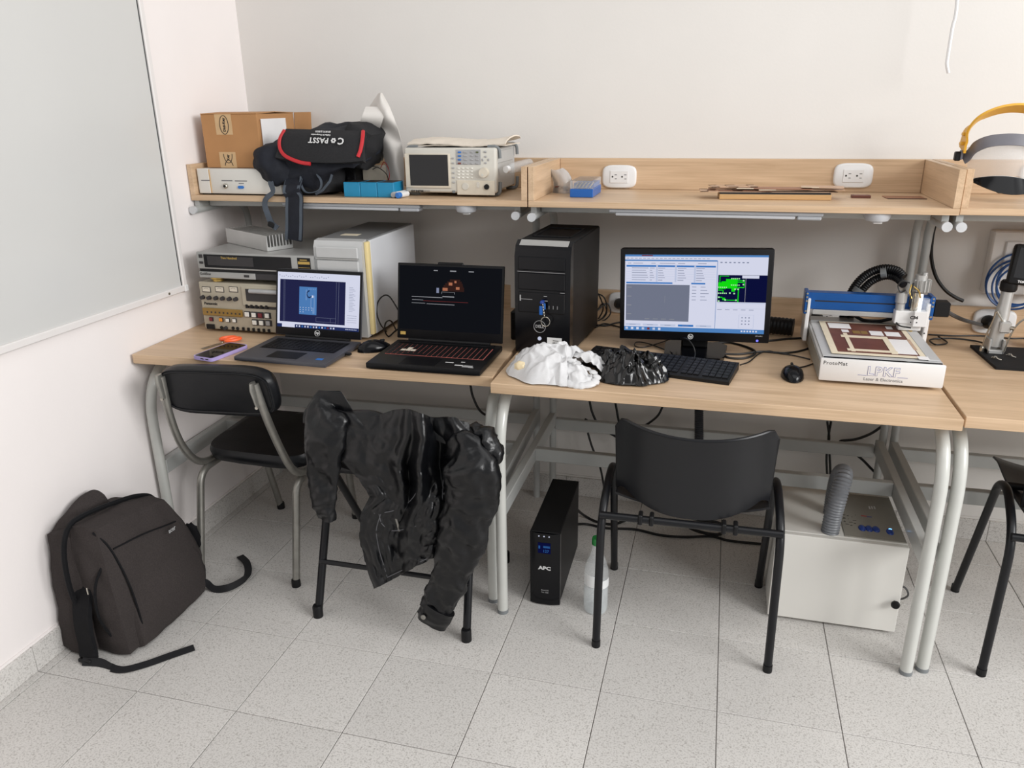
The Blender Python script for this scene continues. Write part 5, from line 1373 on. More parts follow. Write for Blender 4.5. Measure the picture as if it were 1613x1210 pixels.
for x, s in ((ax, -1), (bx, 1)):
    for y0, y1 in ((fy + .024, fy + .045), (-.095, -.075)):
        xi = x - s * .036
        G().use('rubber_grey').sweep(round_path([(xi, (y0 + y1) / 2, bz_ + .002), (x + s * .002, (y0 + y1) / 2, bz_ + .002), (x + s * .004, (y0 + y1) / 2, bz_ - .034)], .018, 6), .0055, 8).obj('corner_bumper', parent=t)
        G().use('rubber_grey').sweep(round_path([(xi, (y0 + y1) / 2, SZ + .0062), (x + s * .002, (y0 + y1) / 2, SZ + .0062), (x + s * .004, (y0 + y1) / 2, SZ + .045)], .014, 6), .0060, 8).obj('corner_foot', parent=t)
G().use('instrument_side').bb(bx - .008, bx - .005, -.30, -.11, bz_ - .05, bz_ - .012, .002).obj('carry_handle_plate', parent=t)
# foam wrap on top
def wrap(u, v):
    x = .768 + .335 * u; y = -.30 + .20 * v
    return (x, y, 1.3775 + .014 * (1 - abs(2 * v - 1) ** 3) + .004 * math.sin(7 * u) + .003 * noise.noise(Vector((x * 40, y * 40, 0))) + .030 * max(0, u - .8) * (v) * 2)
g = G().use('foam_wrap'); g.grid(wrap, 40, 12, .004); 
def wrap2(u, v):
    x = .770 + .332 * u; y = -.296 + .19 * v
    return (x, y, 1.3745 + .002 * noise.noise(Vector((x * 30, y * 30, 5))))
g.grid(wrap2, 30, 8, .0025)
top(g.obj('foam_wrap', None, None, 60), 'cream foam wrapping sheet lying on top of the analyser', 'wrapping')
# clear bottle wedged beside the analyser
t = thing('clear_bottle', 'small clear plastic bottle with white cap beside the analyser', 'bottle', (1.14, -.22, SZ))
a, b = Vector((1.105, -.305, 1.300)), Vector((1.160, -.16, 1.312))
G().use('clear_plastic').lathe([(.008, .012), (.008, .018), (.016, .030), (.017, .055), (.0155, .06), (.017, .065), (.017, .085), (.0155, .09), (.017, .095), (.0165, .135), (.012, .140)], 20, a, b - a).obj('bottle_body', parent=t)
G().use('white_plastic').lathe([(.011, 0), (.011, .014)], 18, a, b - a).obj('cap', parent=t)

# ================================================================== middle shelf
def baggie(u, v):
    px = 862 + 6 * v * 0 + (24 + 10 * v) * u + 12 * v + 4 * math.sin(4 * v); py = 264 + 42 * v + 4 * math.sin(3 * u + 5 * v) * (1 - v)
    return at(px, py, y=-.165 - .03 * math.sin(math.pi * u) * (.3 + .7 * v))
g = G().use('clear_film'); g.grid(baggie, 12, 18, .0012)
def baggie2(u, v):
    p = Vector(baggie(u, v)); p.y += .035 * math.sin(math.pi * u) * v + .004; return p
g.grid(baggie2, 12, 18, .001)
bag = top(g.obj('plastic_pouch', None, None, 60), 'clear plastic pouch with copper scraps leaning in the corner of the middle shelf', 'bag')
random.seed(3)
for k in range(9):
    c = Vector((1.262 + .014 * random.uniform(-1, 1), -.172 + .01 * random.uniform(-1, 1), SZ + .006 + .018 * random.random()))
    G().use(('copper', 'copper_dark', 'cream')[k % 3]).box(c, (.018, .010, .003), .0008, Matrix.Rotation(random.uniform(0, 3), 3, 'Z') @ Matrix.Rotation(random.uniform(-.6, .6), 3, 'X')).obj('copper_scrap', parent=bag)
t = thing('drill_box', 'blue box with clear lid holding small drill bits on the middle shelf', 'box', (1.35, -.21, SZ))
x0, x1, y0, y1 = 1.315, 1.389, -.303, -.135
G().use('blue_plastic').bb(x0, x1, y0, y1, SZ, SZ + .026, .0015).obj('tray', parent=t)
G().use('blue_plastic').bb(x0 + .004, x1 - .004, y0 + .05, y1 - .004, SZ + .026, SZ + .040).obj('bit_rack', parent=t)
G().use('clear_plastic').bb(x0, x1, y0, y1, SZ + .0265, SZ + .051, .0015).obj('lid', parent=t)
G().use('clear_film').bb(x0 + .004, x1 - .004, y0 + .004, y1 - .004, SZ + .0512, SZ + .0518).obj('lid_sheet', parent=t)
for k in range(5):
    a = Vector((x0 + .014 + .0115 * k, y0 + .012, SZ + .029)); G().use('chrome').cyl(a, a + Vector((.008, .03, .014)), .0022, 8).obj('drill_bit', parent=t)
t = thing('wood_block', 'pale wooden block under the pile of copper boards', 'block', (1.935, -.235, SZ), R(4))
G().use('wood_block').bb(-.162, .162, -.045, .045, 0, .0155, .0012).obj('block', parent=t, local=True)
G().use('ink').bb(-.160, .160, -.043, .043, .0155, .0205).obj('dark_layer', parent=t, local=True)
specs = [(-.02, .004, .40, .085, 2, .0210, 'copper_pale', 'long copper board with a cut-out, lowest on the pile'),
         (-.10, .0, .19, .08, -4, .0240, 'copper', 'copper board with two windows at the left of the pile'),
         (.075, .006, .25, .07, 5, .0270, 'copper_pale', 'narrow copper strip board at the right of the pile'),
         (.0, -.004, .22, .065, -2, .0300, 'copper', 'wide copper board lying on top of the pile'),
         (-.12, .010, .14, .07, 8, .0330, 'copper_pale', 'small pale frame cut from a board, topmost left'),
         (.14, .0, .12, .06, -8, .0350, 'copper_pale', 'small copper offcut, topmost right of the pile')]
for k, (x, y, lx_, ly_, a, z, m, lab) in enumerate(specs):
    b = thing('copper_offcut', lab, 'circuit board', (1.935 + x, -.235 + y, SZ + z), R(a + 3), 'copper boards piled on the middle shelf')
    if k in (1, 4, 0):
        # a frame: four bars around a cut-out
        w_ = .012
        for q in ((-lx_ / 2, lx_ / 2, -ly_ / 2, -ly_ / 2 + w_), (-lx_ / 2, lx_ / 2, ly_ / 2 - w_, ly_ / 2), (-lx_ / 2, -lx_ / 2 + w_ * 2, -ly_ / 2, ly_ / 2), (lx_ / 2 - w_ * 2, lx_ / 2, -ly_ / 2, ly_ / 2), (-.02, .01, -ly_ / 2, ly_ / 2)):
            G().use(m).bb(*q, 0, .0017).obj('board_bar', parent=b, local=True)
    else:
        G().use(m).bb(-lx_ / 2, lx_ / 2, -ly_ / 2, ly_ / 2, 0, .0017).obj('board', parent=b, local=True)
        G().use('masking').bb(-lx_ / 2, -lx_ / 2 + .05, -ly_ / 2 - .0003, -ly_ / 2 + .006, .0005, .0021).obj('label_strip', parent=b, local=True)
t = thing('brown_offcut', 'small dark brown board chip on the middle shelf below the right outlet', 'circuit board', (2.193, -.175, SZ), R(4))
G().use('copper_dark').prism([(-.028, -.016), (.027, -.018), (.029, .010), (.020, .016), (-.024, .017)], 0, .007, u=(1, 0, 0), v=(0, 1, 0), w=(0, 0, 1)).obj('chip', parent=t, local=True)
G().use('copper').bb(-.018, .018, -.008, .008, .007, .0075).obj('bare_patch', parent=t, local=True)
t = thing('copper_sheet', 'flat copper board lying at the right end of the middle shelf', 'circuit board', (2.318, -.168, SZ), R(3))
G().use('copper').bb(-.055, .055, -.035, .035, 0, .0018).obj('sheet', parent=t, local=True)
G().use('ink').bb(-.055, .055, -.0355, -.035, 0, .0017).obj('cut_edge', parent=t, local=True)

# ================================================================== face shield on the right shelf
t = thing('face_shield', 'face shield with yellow headband and grey visor band on the right shelf', 'face shield', (2.56, -.21, SZ))
fyy = -.21
yb = smooth_path([at(1516, 236, y=fyy), at(1519, 222, y=fyy - .01), at(1526, 204, y=fyy - .03), at(1544, 186, y=fyy - .05), at(1572, 174, y=fyy - .06), at(1604, 170, y=fyy - .06), at(1640, 176, y=fyy - .05), at(1672, 196, y=fyy - .03)], 6)
G().use('yellow_band').ribbon(yb, .048, .006, (0, 1, -.45)).obj('headband', parent=t)
for q in ((1520, 211), (1516, 226)): G().use('yellow_band').box(at(*q, y=fyy - .012), (.014, .02, .010), .002).obj('band_stud', parent=t)
gb = smooth_path([at(1517, 251, y=fyy), at(1526, 244, y=fyy - .01), at(1538, 231, y=fyy - .03), at(1562, 222, y=fyy - .045), at(1600, 220, y=fyy - .05), at(1640, 226, y=fyy - .04), at(1676, 244, y=fyy - .02)], 6)
G().use('visor_grey').ribbon(gb, .032, .004, (0, .3, 1)).obj('visor_band', parent=t)
G().use('black_plastic').box(at(1508, 246, y=fyy), (.016, .02, .026), .003).obj('hinge_block', parent=t)
G().use('visor_grey').box(at(1514, 244, y=fyy - .004), (.006, .02, .026), .001).obj('hinge_plate', parent=t)
def vis(u, v):
    px = 1533 + 115 * u; top_ = 282 - 9 * math.sin(math.pi * u * .75) + 20 * u * u; bot = 288 + 14 * math.sin(math.pi * u) + 10 * u
    return at(px, top_ + (bot - top_) * v, y=fyy - .05 * math.sin(math.pi * u) - .02 * v)
g = G().use('black_gloss'); g.grid(vis, 20, 6, .003); g.obj('brim', parent=t)
G().use('white_plastic').sweep([Vector(vis(k / 19, 0)) for k in range(20)], .0022, 6).obj('brim_edge', parent=t)
G().use('black_plastic').box(at(1574, 301, y=fyy - .03), (.012, .02, .012), .003).obj('brim_lug', parent=t)
def shield(u, v):
    a = 1524 + 128 * u; return at(a, 232 - 10 * math.sin(math.pi * u) + v * (52 + 6 * u), y=fyy - .04 * math.sin(math.pi * u) + .004)
g = G().use('clear_film'); g.grid(shield, 20, 8, .001); g.obj('clear_visor', parent=t)

# ================================================================== floor: battery unit, bottle, extractor
t = thing('battery_backup', 'black upright battery backup unit with a small blue display on the floor', 'battery backup', (1.334, -.57, 0), R(1))
L = dict(parent=t, local=True)
G().use('black_plastic').bb(-.046, .046, -.170, .175, .004, .258, .003).obj('case', **L)
fb = G().use('black_gloss').prism([(-.0475, -.172), (.0475, -.172), (.0475, -.186), (.022, -.193), (-.022, -.193), (-.0475, -.186)], .004, .258, u=(1, 0, 0), v=(0, 1, 0), w=(0, 0, 1)).obj('front_bezel', **L)
G().use('black_matte').bb(-.0465, .0465, -.188, .174, .2575, .2620, .002).obj('top_cover', **L)
g = G().use('led_dim')
for k in range(3): g.cyl((-.018 + .016 * k, -.1928, .249), (-.018 + .016 * k, -.1940, .249), .0022, 10)
g.obj('keys_lit', parent=fb, local=True)
ds = G().use('s_dnavy').bb(-.021, .019, -.1945, -.1925, .190, .226).obj('display', parent=fb, local=True)
g = G().use('s_lcd'); g.bb(-.004, .017, -.1952, -.1944, .210, .2135); g.bb(-.004, .017, -.1952, -.1944, .215, .2165); g.bb(-.019, -.014, -.1952, -.1944, .206, .216); g.obj('display_marks', parent=ds, local=True)
text('127', .013, 's_lcd', ds, mw(t) @ FRONT((.004, -.1949, .198)), bold=.0002)
text('APC', .0165, 'ink_white', fb, mw(t) @ FRONT((.0, -.1932, .136)), bold=.0008, sx=1.25)
text('Back-UPS', .006, 'btn_grey', fb, mw(t) @ FRONT((.001, -.1932, .056)))
text('Pro 1000', .006, 'btn_grey', fb, mw(t) @ FRONT((.001, -.1932, .048)))
g = G().use('rubber_grey')
for x in (-.035, .035):
    for y in (-.15, .15): g.cyl((x, y, 0), (x, y, .006), .008, 10)
g.obj('feet', **L)

t = thing('water_bottle', 'half full clear water bottle with a green cap standing on the floor', 'bottle', (1.497, -.745, 0))
O = (1.497, -.745, 0)
G().use('bottle_glass').lathe([(.030, .001), (.036, .006), (.038, .02), (.038, .13), (.0365, .15), (.030, .175), (.020, .20), (.0145, .225), (.0145, .240)], 28, O).obj('bottle_wall', parent=t)
G().use('water').lathe([(.0345, .004), (.0372, .02), (.0372, .098), (.0, .098)], 28, O).obj('water', parent=t)
cp = G().use('green_cap').lathe([(.0165, .236), (.0165, .252), (.0150, .258), (0, .258)], 24, O).obj('cap', parent=t)
lb = []
for k in range(15):
    a = R(200 + 12 * k); lb.append((O[0] + .0388 * math.cos(a), O[1] + .0388 * math.sin(a), .123))
G().use('label_white').ribbon([Vector(p) for p in lb[1:7]], .040, .0005, (0, 0, 1)).obj('label', parent=t)
G().use('label_white').ribbon([Vector(p) + Vector((0, 0, -.012)) for p in lb[8:14]], .028, .0005, (0, 0, 1)).obj('label', parent=t)

t = thing('dust_extractor', 'white dust extractor cabinet with grey corrugated hose under the bench', 'dust extractor', (2.195, -.49, 0))
ex0, ex1, ey0, ey1, ez = 2.016, 2.374, -.655, -.335, .297
G().use('cabinet_white').bb(ex0, ex1, ey0 + .016, ey1, .006, ez, .002).obj('cabinet', parent=t)
dr = G().use('cabinet_white').bb(ex0 - .001, ex1 + .001, ey0 - .004, ey0 + .0145, .010, ez - .001, .002).obj('door', parent=t)
G().use('black_plastic').lathe([(.004, 0), (.004, .008), (.0115, .012), (.0125, .018), (.009, .024)], 18, (ex1 - .014, ey0 - .004, .115), (0, -1, 0)).obj('knob', parent=dr)
g = G().use('black_plastic')
for x in (ex0 + .03, ex1 - .03):
    for y in (ey0 + .04, ey1 - .04): g.cyl((x, y, 0), (x, y, .008), .014, 12)
g.obj('feet', parent=t)
pl = G().use('cabinet_panel').bb(2.205, 2.372, ey0 + .02, ey1 - .02, ez, ez + .0025, .001).obj('control_panel', parent=t)
for px, py in ((1358, 832), (1369, 833), (1380, 834), (1402, 838)):
    p = at(px, py, z=ez + .003)
    b = G().use('blue_dome').blob((p.x, p.y, ez + .0022), (.0108, .0180, .007), lambda v: v, 3).obj('push_button', parent=pl)
    if px == 1402: G().use('led_blue').blob((p.x + .001, p.y + .007, ez + .0080), (.005, .003, .0022), lambda v: v, 2).obj('lit_lens', parent=b)
g = G().use('ink')
for k in range(14):
    p = at(1326 + 1.9 * k % 22, 812 + (k * 5) % 18, z=ez); g.bb(p.x, p.x + .010 - .004 * (k % 3), p.y, p.y + .0022, ez + .0024, ez + .0029)
g.use('red_piping'); p = at(1364, 815, z=ez); g.bb(p.x - .014, p.x + .002, p.y, p.y + .004, ez + .0024, ez + .0029); g.use('ink_blue').bb(p.x + .002, p.x + .016, p.y - .002, p.y + .002, ez + .0024, ez + .0029)
g.use('ink_white')
for k in range(3): p = at(1369 + 4 * k, 803, z=ez); g.bb(p.x, p.x + .004, p.y, p.y + .018, ez + .0024, ez + .0029)
g.obj('panel_print', parent=pl)
hx_, hy_ = 2.167, -.615
corrugated(G().use('hose_grey'), [Vector((hx_, hy_, ez + .001)), Vector((hx_ + .003, hy_ + .002, .355)), Vector((hx_ + .011, hy_ + .008, .410)), Vector((hx_ + .021, hy_ + .034, .456)), Vector((hx_ + .024, hy_ + .070, .460)), Vector((hx_ + .020, hy_ + .102, .425)), Vector((hx_ + .018, hy_ + .114, .36)), Vector((hx_ + .018, hy_ + .116, .298))], .0258, .0085, .12, 18).obj('grey_hose', parent=t)
G().use('cable_grey').sweep(smooth_path([Vector((ex1, ey0 + .10, .10)), Vector((ex1 + .03, ey0 + .09, .11)), Vector((ex1 + .045, ey0 + .09, .085)), Vector((ex1 + .03, ey0 + .10, .06)), Vector((ex1, ey0 + .10, .055))], 6), .003, 6).obj('cord_loop', parent=t)

# ================================================================== chairs
def plastic_chair(loc, rot, label, full=True):
    t = thing('stacking_chair', label, 'chair', loc, rot, 'black plastic stacking chairs')
    L = dict(parent=t, local=True)
    hw = .240; rb = .0115
    for s in (-1, 1):
        x = s * hw
        P = round_path([(x, 0, .004), (x - s * .004, .008, .43), (x - s * .010, .155, .500), (x - s * .010, .235, .478), (x - s * .004, .415, .004)], [.08, .045, .045], 7)
        G().use('tube_black').sweep(P, rb, 12).obj('leg_frame', **L)
        for yy in (0, .415):
            G().use('rubber_grey' if False else 'black_plastic').cyl((x - (s * .004 if yy else 0), yy, 0), (x - (s * .004 if yy else 0), yy, .022), .0128, 12).obj('foot_cap', **L)
    G().use('tube_black').cyl((-hw, .010, .428), (hw, .010, .428), .0105, 12).obj('rear_rail', **L)
    G().use('tube_black').cyl((-hw + .01, .225, .476), (hw - .01, .225, .476), .0105, 12).obj('front_rail', **L)
    g = G().use('black_plastic')
    for x in (-.13, -.10, .09, .12): g.bb(x - .006, x + .006, -.004, .03, .415, .445, .003)
    g.obj('shell_clips', **L)
    # backrest: curved shell, upper corners high, lower edge bowed
    def back(u, v):
        a = 2 * u - 1; x = a * .208 * (1 - .02 * (1 - v))
        ztop = .706 - .022 * (1 - abs(a) ** 1.7); zbot = .443 + .062 * abs(a) ** 2.4 - .0 
        if abs(a) > .86: ztop -= .034 * ((abs(a) - .86) / .14) ** 2.6; zbot -= .03 * max(0, (abs(a) - .90) / .10)
        z = zbot + (ztop - zbot) * v
        y = .006 + .085 * abs(a) ** 2.6 - .038 * v * v + .016 * v + .010 * (1 - v) * (1 - v)
        return (x, y, z)
    g = G().use('shell_plastic'); g.grid(back, 34, 18, -.005); bk = g.obj('backrest', **L)
    for u in (0, 1):
        G().use('black_plastic').sweep([Vector(back(u, k / 11)) for k in range(12)] , .0055, 8).obj('edge_bead', parent=bk, local=True)
    G().use('shell_plastic').sweep([Vector(back(k / 30, 1)) for k in range(31)], .0048, 8).obj('top_roll', parent=bk, local=True)
    def seat(u, v):
        a = 2 * u - 1; return (a * .205, .06 + .37 * v, .448 + .030 * abs(a) ** 2.4 - .014 * math.sin(math.pi * v) + .016 * v - .03 * max(0, v - .85) * 4)
    g = G().use('shell_plastic'); g.grid(seat, 24, 16, .006); g.obj('seat', **L)
    return t
plastic_chair((1.766, -.914, 0), R(1.0), 'black plastic stacking chair seen from behind, in front of the monitor bench')
plastic_chair((2.813, -.800, 0), R(-4), 'black plastic stacking chair cut by the right edge of the picture')

# padded chair with steel tube frame at the left bench
t = thing('padded_chair', 'black padded chair with bare steel tube frame at the left bench', 'chair', (.345, -.66, 0), 0)
def rounded(q):
    m_ = max(abs(q.x), abs(q.z), 1e-6); s = max(1.0, (abs(q.x) ** 5 + abs(q.z) ** 5) ** .2 / m_)
    return Vector((q.x / s, q.y, q.z / s))
def rounded_xy(q):
    m_ = max(abs(q.x), abs(q.y), 1e-6); s = max(1.0, (abs(q.x) ** 6 + abs(q.y) ** 6) ** (1 / 6) / m_)
    return Vector((q.x / s, q.y / s, q.z))
def soft_panel(name, M, d, rnd, parent, mat='vinyl', amp=.004, seed=2, shape=None):
    g = G().use(mat); soft_box(g, M, d, rnd, amp, .6, seed, 16, shape); return g.obj(name, parent=parent, ang=60)
sp_ = lambda q: Vector((math.copysign(min(1, abs(q.x)) ** .8, q.x) if abs(q.x) > 1e-6 else 0, q.y, math.copysign(min(1.05, abs(q.z)) ** .85, q.z) if abs(q.z) > 1e-6 else 0))
Mb = Matrix.Translation((.343, -.872, .686)) @ Matrix.Rotation(R(-2.5), 4, 'Y') @ Matrix.Rotation(R(9), 4, 'X')
soft_panel('backrest', Mb, (.200, .021, .080), .16, t, amp=.003, shape=rounded)
G().use('vinyl').sweep([Mb @ Vector((.186 * math.copysign(abs(math.cos(a)) ** .4, math.cos(a)), -.021, .068 * math.copysign(abs(math.sin(a)) ** .4, math.sin(a)))) for a in [2 * math.pi * k / 64 for k in range(64)]], .0032, 6, True).obj('piping', parent=t)
Ms = Matrix.Translation((.340, -.583, .404)) @ Matrix.Rotation(R(-1), 4, 'Z') @ Matrix.Rotation(R(2), 4, 'X')
soft_panel('seat', Ms, (.197, .178, .023), .16, t, amp=.004, seed=4, shape=rounded_xy)
for s, xb, xt, xf, ff in ((-1, .150, .166, .150, .183), (1, .520, .489, .514, .507)):
    xm = xt * .4 + xb * .6
    G().use('steel_dull').sweep(smooth_path([(xt, -.905, .728), (xm, -.886, .60), (xb, -.852, .485), (xb, -.805, .405), (xb, -.745, .366), (xb, -.66, .360), (xb, -.45, .366)], 6), .0125, 12).obj('side_tube', parent=t)
    G().use('steel_dull').sweep([(xt, -.9155, .735), (xt, -.9145, .715), (xt * .8 + xm * .2, -.904, .655)], [.014, .017, .0125], 12, flat=.45).obj('flattened_end', parent=t)
    for z_, y_ in ((.715, -.922), (.655, -.913)):
        G().use('chrome').cyl((xt * (1 if z_ > .7 else .8) + xm * (0 if z_ > .7 else .2), y_, z_), (xt * (1 if z_ > .7 else .8) + xm * (0 if z_ > .7 else .2), y_ - .004, z_), .005, 10).obj('bolt', parent=t)
    xi = xb - s * .006
    G().use('steel_dull').sweep(round_path([(xi, -.55, .348), (xi, -.785, .348), (xf, -.855, .004)], .05, 8), .0125, 12).obj('leg', parent=t)
    G().use('steel_dull').sweep(round_path([(xi, -.60, .348), (xi, -.445, .348), (ff, -.388, .004)], .04, 8), .0125, 12).obj('leg', parent=t)
    for a in ((xf, -.855), (ff, -.388)): G().use('black_plastic').lathe([(.0150, 0), (.0150, .02), (.0135, .026)], 14, (a[0], a[1], 0)).obj('foot_cap', parent=t)
G().use('steel_dull').cyl((.15, -.58, .352), (.52, -.58, .352), .010, 10).obj('cross_tube', parent=t)

# black folding chair that carries the jacket
t = thing('folding_chair', 'black metal folding chair hidden under the leather jacket', 'chair', (.907, -.78, 0), 0)
for s in (-1, 1):
    x = .907 + s * .243
    G().use('tube_black').sweep([(x, -.550, .004), (x - s * .010, -.90, .55), (x - s * .036, -.975, .655)], .0125, 12).obj('front_leg', parent=t)
    G().use('tube_black').sweep([(x, -.985, .004), (x - s * .012, -.86, .40), (x - s * .02, -.70, .452)], .0125, 12).obj('rear_leg', parent=t)
    for yy in (-.549, -.9855): G().use('black_plastic').lathe([(.0155, 0), (.0155, .035), (.0135, .04)], 14, (x, yy, 0)).obj('foot_cap', parent=t)
g = G().use('tube_black'); g.sweep(round_path([(.705, -.965, .62), (.705, -.985, .668), (1.125, -.985, .668), (1.125, -.965, .62)], .05, 6), .0125, 12); g.obj('top_rail', parent=t)
G().use('tube_black').bb(.712, 1.115, -.975, -.955, .535, .655, .006).obj('backrest', parent=t)
G().use('tube_black').bb(.70, 1.115, -.865, -.50, .440, .462, .008, 2).obj('seat', parent=t)
G().use('tube_black').cyl((.664, -.940, .17), (1.15, -.940, .17), .008, 10).obj('stretcher', parent=t)
G().use('tube_black').cyl((.664, -.625, .12), (1.15, -.625, .12), .008, 10).obj('stretcher', parent=t)

# ------------------------------------------------------------------ leather jacket
t = thing('leather_jacket', 'black leather jacket thrown over the back of the folding chair', 'jacket', (.93, -1.0, .02), 0)
def poly(pts, v):
    f = v * (len(pts) - 1); i = min(int(f), len(pts) - 2); f -= i
    f2 = f * f * (3 - 2 * f) if False else f
    return pts[i][0] * (1 - f2) + pts[i + 1][0] * f2, pts[i][1] * (1 - f2) + pts[i + 1][1] * f2
BL = [(520, 646), (532, 690), (540, 725), (566, 755), (584, 782), (568, 812), (566, 848), (577, 890), (590, 927)]
BR = [(738, 668), (742, 700), (729, 735), (717, 770), (709, 800), (703, 825), (699, 845), (696, 860), (693, 872)]
def crease(u, v, sd, fu, fv):
    return abs(noise.noise(Vector((u * fu + sd, v * fv, sd)))) * 1.6 - .35
def body(u, v):
    l, r = poly(BL, v), poly(BR, v)
    px, py = l[0] * (1 - u) + r[0] * u, l[1] * (1 - u) + r[1] * u
    k0 = max(0, 1 - v * 5)
    py += k0 * (-14 * math.exp(-((u - .55) / .16) ** 2) - 8 * math.exp(-((u - .86) / .10) ** 2) + 6 * math.exp(-((u - .25) / .12) ** 2))
    # long folds fan out from the shoulder near u=.6
    ang = math.atan2((u - .60), .16 + v)
    fold = .019 * math.sin(ang * 8.5 + .4 + 1.6 * noise.noise(Vector((u * 3, v * 3, 4)))) + .008 * math.sin(ang * 19 + 1.5 * v + 1 + 2 * noise.noise(Vector((u * 4, v * 4, 9))))
    sm_ = min(1, max(0, (u - .26) / .26)); sm_ = sm_ * sm_ * (3 - 2 * sm_); fold *= .25 + .75 * max(sm_, min(1, max(0, (v - .45) * 3)))
    fold *= min(1, .25 + v * 2.4) * (1 - .35 * v)
    rg = math.exp(-((u - .66 + .10 * v) / .045) ** 2) * math.exp(-(v / .42) ** 2) * .045 + math.exp(-((u - .56 + .30 * v) / .06) ** 2) * math.exp(-(v / .5) ** 2) * .030 - math.exp(-((u - .80) / .07) ** 2) * math.exp(-((v - .2) / .2) ** 2) * .02
    y = -1.018 - .012 * math.sin(math.pi * v) - fold - rg - .012 * crease(u, v, 3, 5, 6) * min(1, v * 3) - .006 * crease(u, v, 8, 11, 14)
    y += .035 * max(0, .10 - v) * 6 * (1 - .5 * u) + .02 * max(0, u - .9) * 4
    return at(px, py, y=y)
def on_body(pts, off=.0032): return [Vector(body(u_, v_)) + Vector((.0, -off, 0)) for u_, v_ in pts]
g = G().use('leather'); g.grid(body, 96, 90, .0035); bd_ = g.obj('back_panel', parent=t, ang=75)
# part that lies over the top rail and hangs on the far side
def over(u, v):
    x = .70 + .45 * u
    a = -math.pi / 2 + math.pi * min(1, v * 1.6)
    zt = .694 + .012 * math.sin(3.1 * u * 2) + .006 * math.sin(17 * u) - .03 * max(0, u - .82) * 4
    if v < .625: return (x, -.984 + .026 * math.sin(a), zt - .03 + .036 * math.cos(a))
    w = (v - .625) / .375; return (x, -.958 + .012 * math.sin(9 * u) * w, zt - .03 - .17 * w)
g = G().use('leather'); g.grid(over, 44, 26, .003); g.obj('collar_fold', parent=t, ang=70)
def sleeve(g, pts, rx, ry, seed, nseg=40, n=40, wr=.16):
    C_ = smooth_path(pts, 12); m = len(C_); rows = []
    for i, c in enumerate(C_):
        s = i / (m - 1); f = s * (len(rx) - 1); k = min(int(f), len(rx) - 2); f -= k
        f = f * f * (3 - 2 * f)
        a_, b_ = rx[k] * (1 - f) + rx[k + 1] * f, ry[k] * (1 - f) + ry[k + 1] * f
        d = (C_[min(i + 1, m - 1)] - C_[max(i - 1, 0)]).normalized(); u_ = Vector((0, 1, 0)).cross(d).normalized(); w_ = d.cross(u_)
        row = []
        for j in range(n):
            an = 2 * math.pi * j / n; ca, sa = math.cos(an), math.sin(an)
            P_ = c + u_ * (a_ * ca) + w_ * (b_ * sa)
            q = wr * (.030 * noise.noise(Vector((P_.x * 9 + seed, P_.y * 9, P_.z * 9))) - .050 * (abs(noise.noise(Vector((P_.x * 17 + seed, P_.y * 12, P_.z * 13 + P_.x * 9)))) - .2) - .028 * (abs(noise.noise(Vector((P_.x * 34 + seed, P_.y * 20, P_.z * 30 - P_.x * 16)))) - .2) - .012 * (abs(noise.noise(Vector((P_.x * 60, P_.y * 40 + seed, P_.z * 66)))) - .2))
            # flat, folded cloth rather than a pipe
            row.append(c + u_ * (a_ * math.copysign(abs(ca) ** .85, ca) + q * .6 * ca) + w_ * (b_ * sa + q * (1.25 * sa + .15)))
        rows.append(row)
    V = [p for r in rows for p in r]; F = [(i * n + j, i * n + (j + 1) % n, (i + 1) * n + (j + 1) % n, (i + 1) * n + j) for i in range(m - 1) for j in range(n)]
    F += [tuple(range(n - 1, -1, -1)), tuple((m - 1) * n + j for j in range(n))]
    g._add(V, F)
ys_ = -1.030
g = G().use('leather'); sleeve(g, [at(532, 654, y=-.950), at(524, 642, y=-.985), at(515, 655, y=-1.012), at(511, 690, y=ys_), at(509, 735, y=ys_), at(510, 780, y=ys_), at(514, 817, y=ys_)], [.044, .060, .065, .061, .052, .043, .028], [.012, .016, .020, .022, .022, .018, .012], 2, wr=.36); s1 = g.obj('sleeve', parent=t, ang=75)
g = G().use('leather'); sleeve(g, [at(716, 700, y=-1.0), at(730, 716, y=-1.03), at(740, 745, y=-1.045), at(741, 785, y=-1.045), at(733, 830, y=-1.045), at(718, 880, y=-1.04), at(702, 925, y=-1.035), at(690, 952, y=-1.03), at(681, 974, y=-1.03)], [.050, .072, .078, .076, .071, .064, .055, .049, .046], [.020, .030, .032, .031, .028, .026, .023, .021, .019], 7, wr=.52); s2 = g.obj('sleeve', parent=t, ang=75)
g = G().use('leather_lining'); g.blob(tuple(at(742, 692, y=-.985)), (.052, .03, .036), lambda v: v * (1 + .15 * noise.noise(v * 2)), 3); g.obj('lining', parent=t, ang=60)
g = G().use('leather'); sleeve(g, [at(720, 672, y=-.970), at(746, 676, y=-.985), at(765, 690, y=-1.0), at(774, 712, y=-1.015), at(770, 738, y=-1.025)], [.012, .018, .026, .032, .020], [.022, .026, .028, .026, .014], 17, wr=.6); g.obj('collar', parent=t, ang=75)
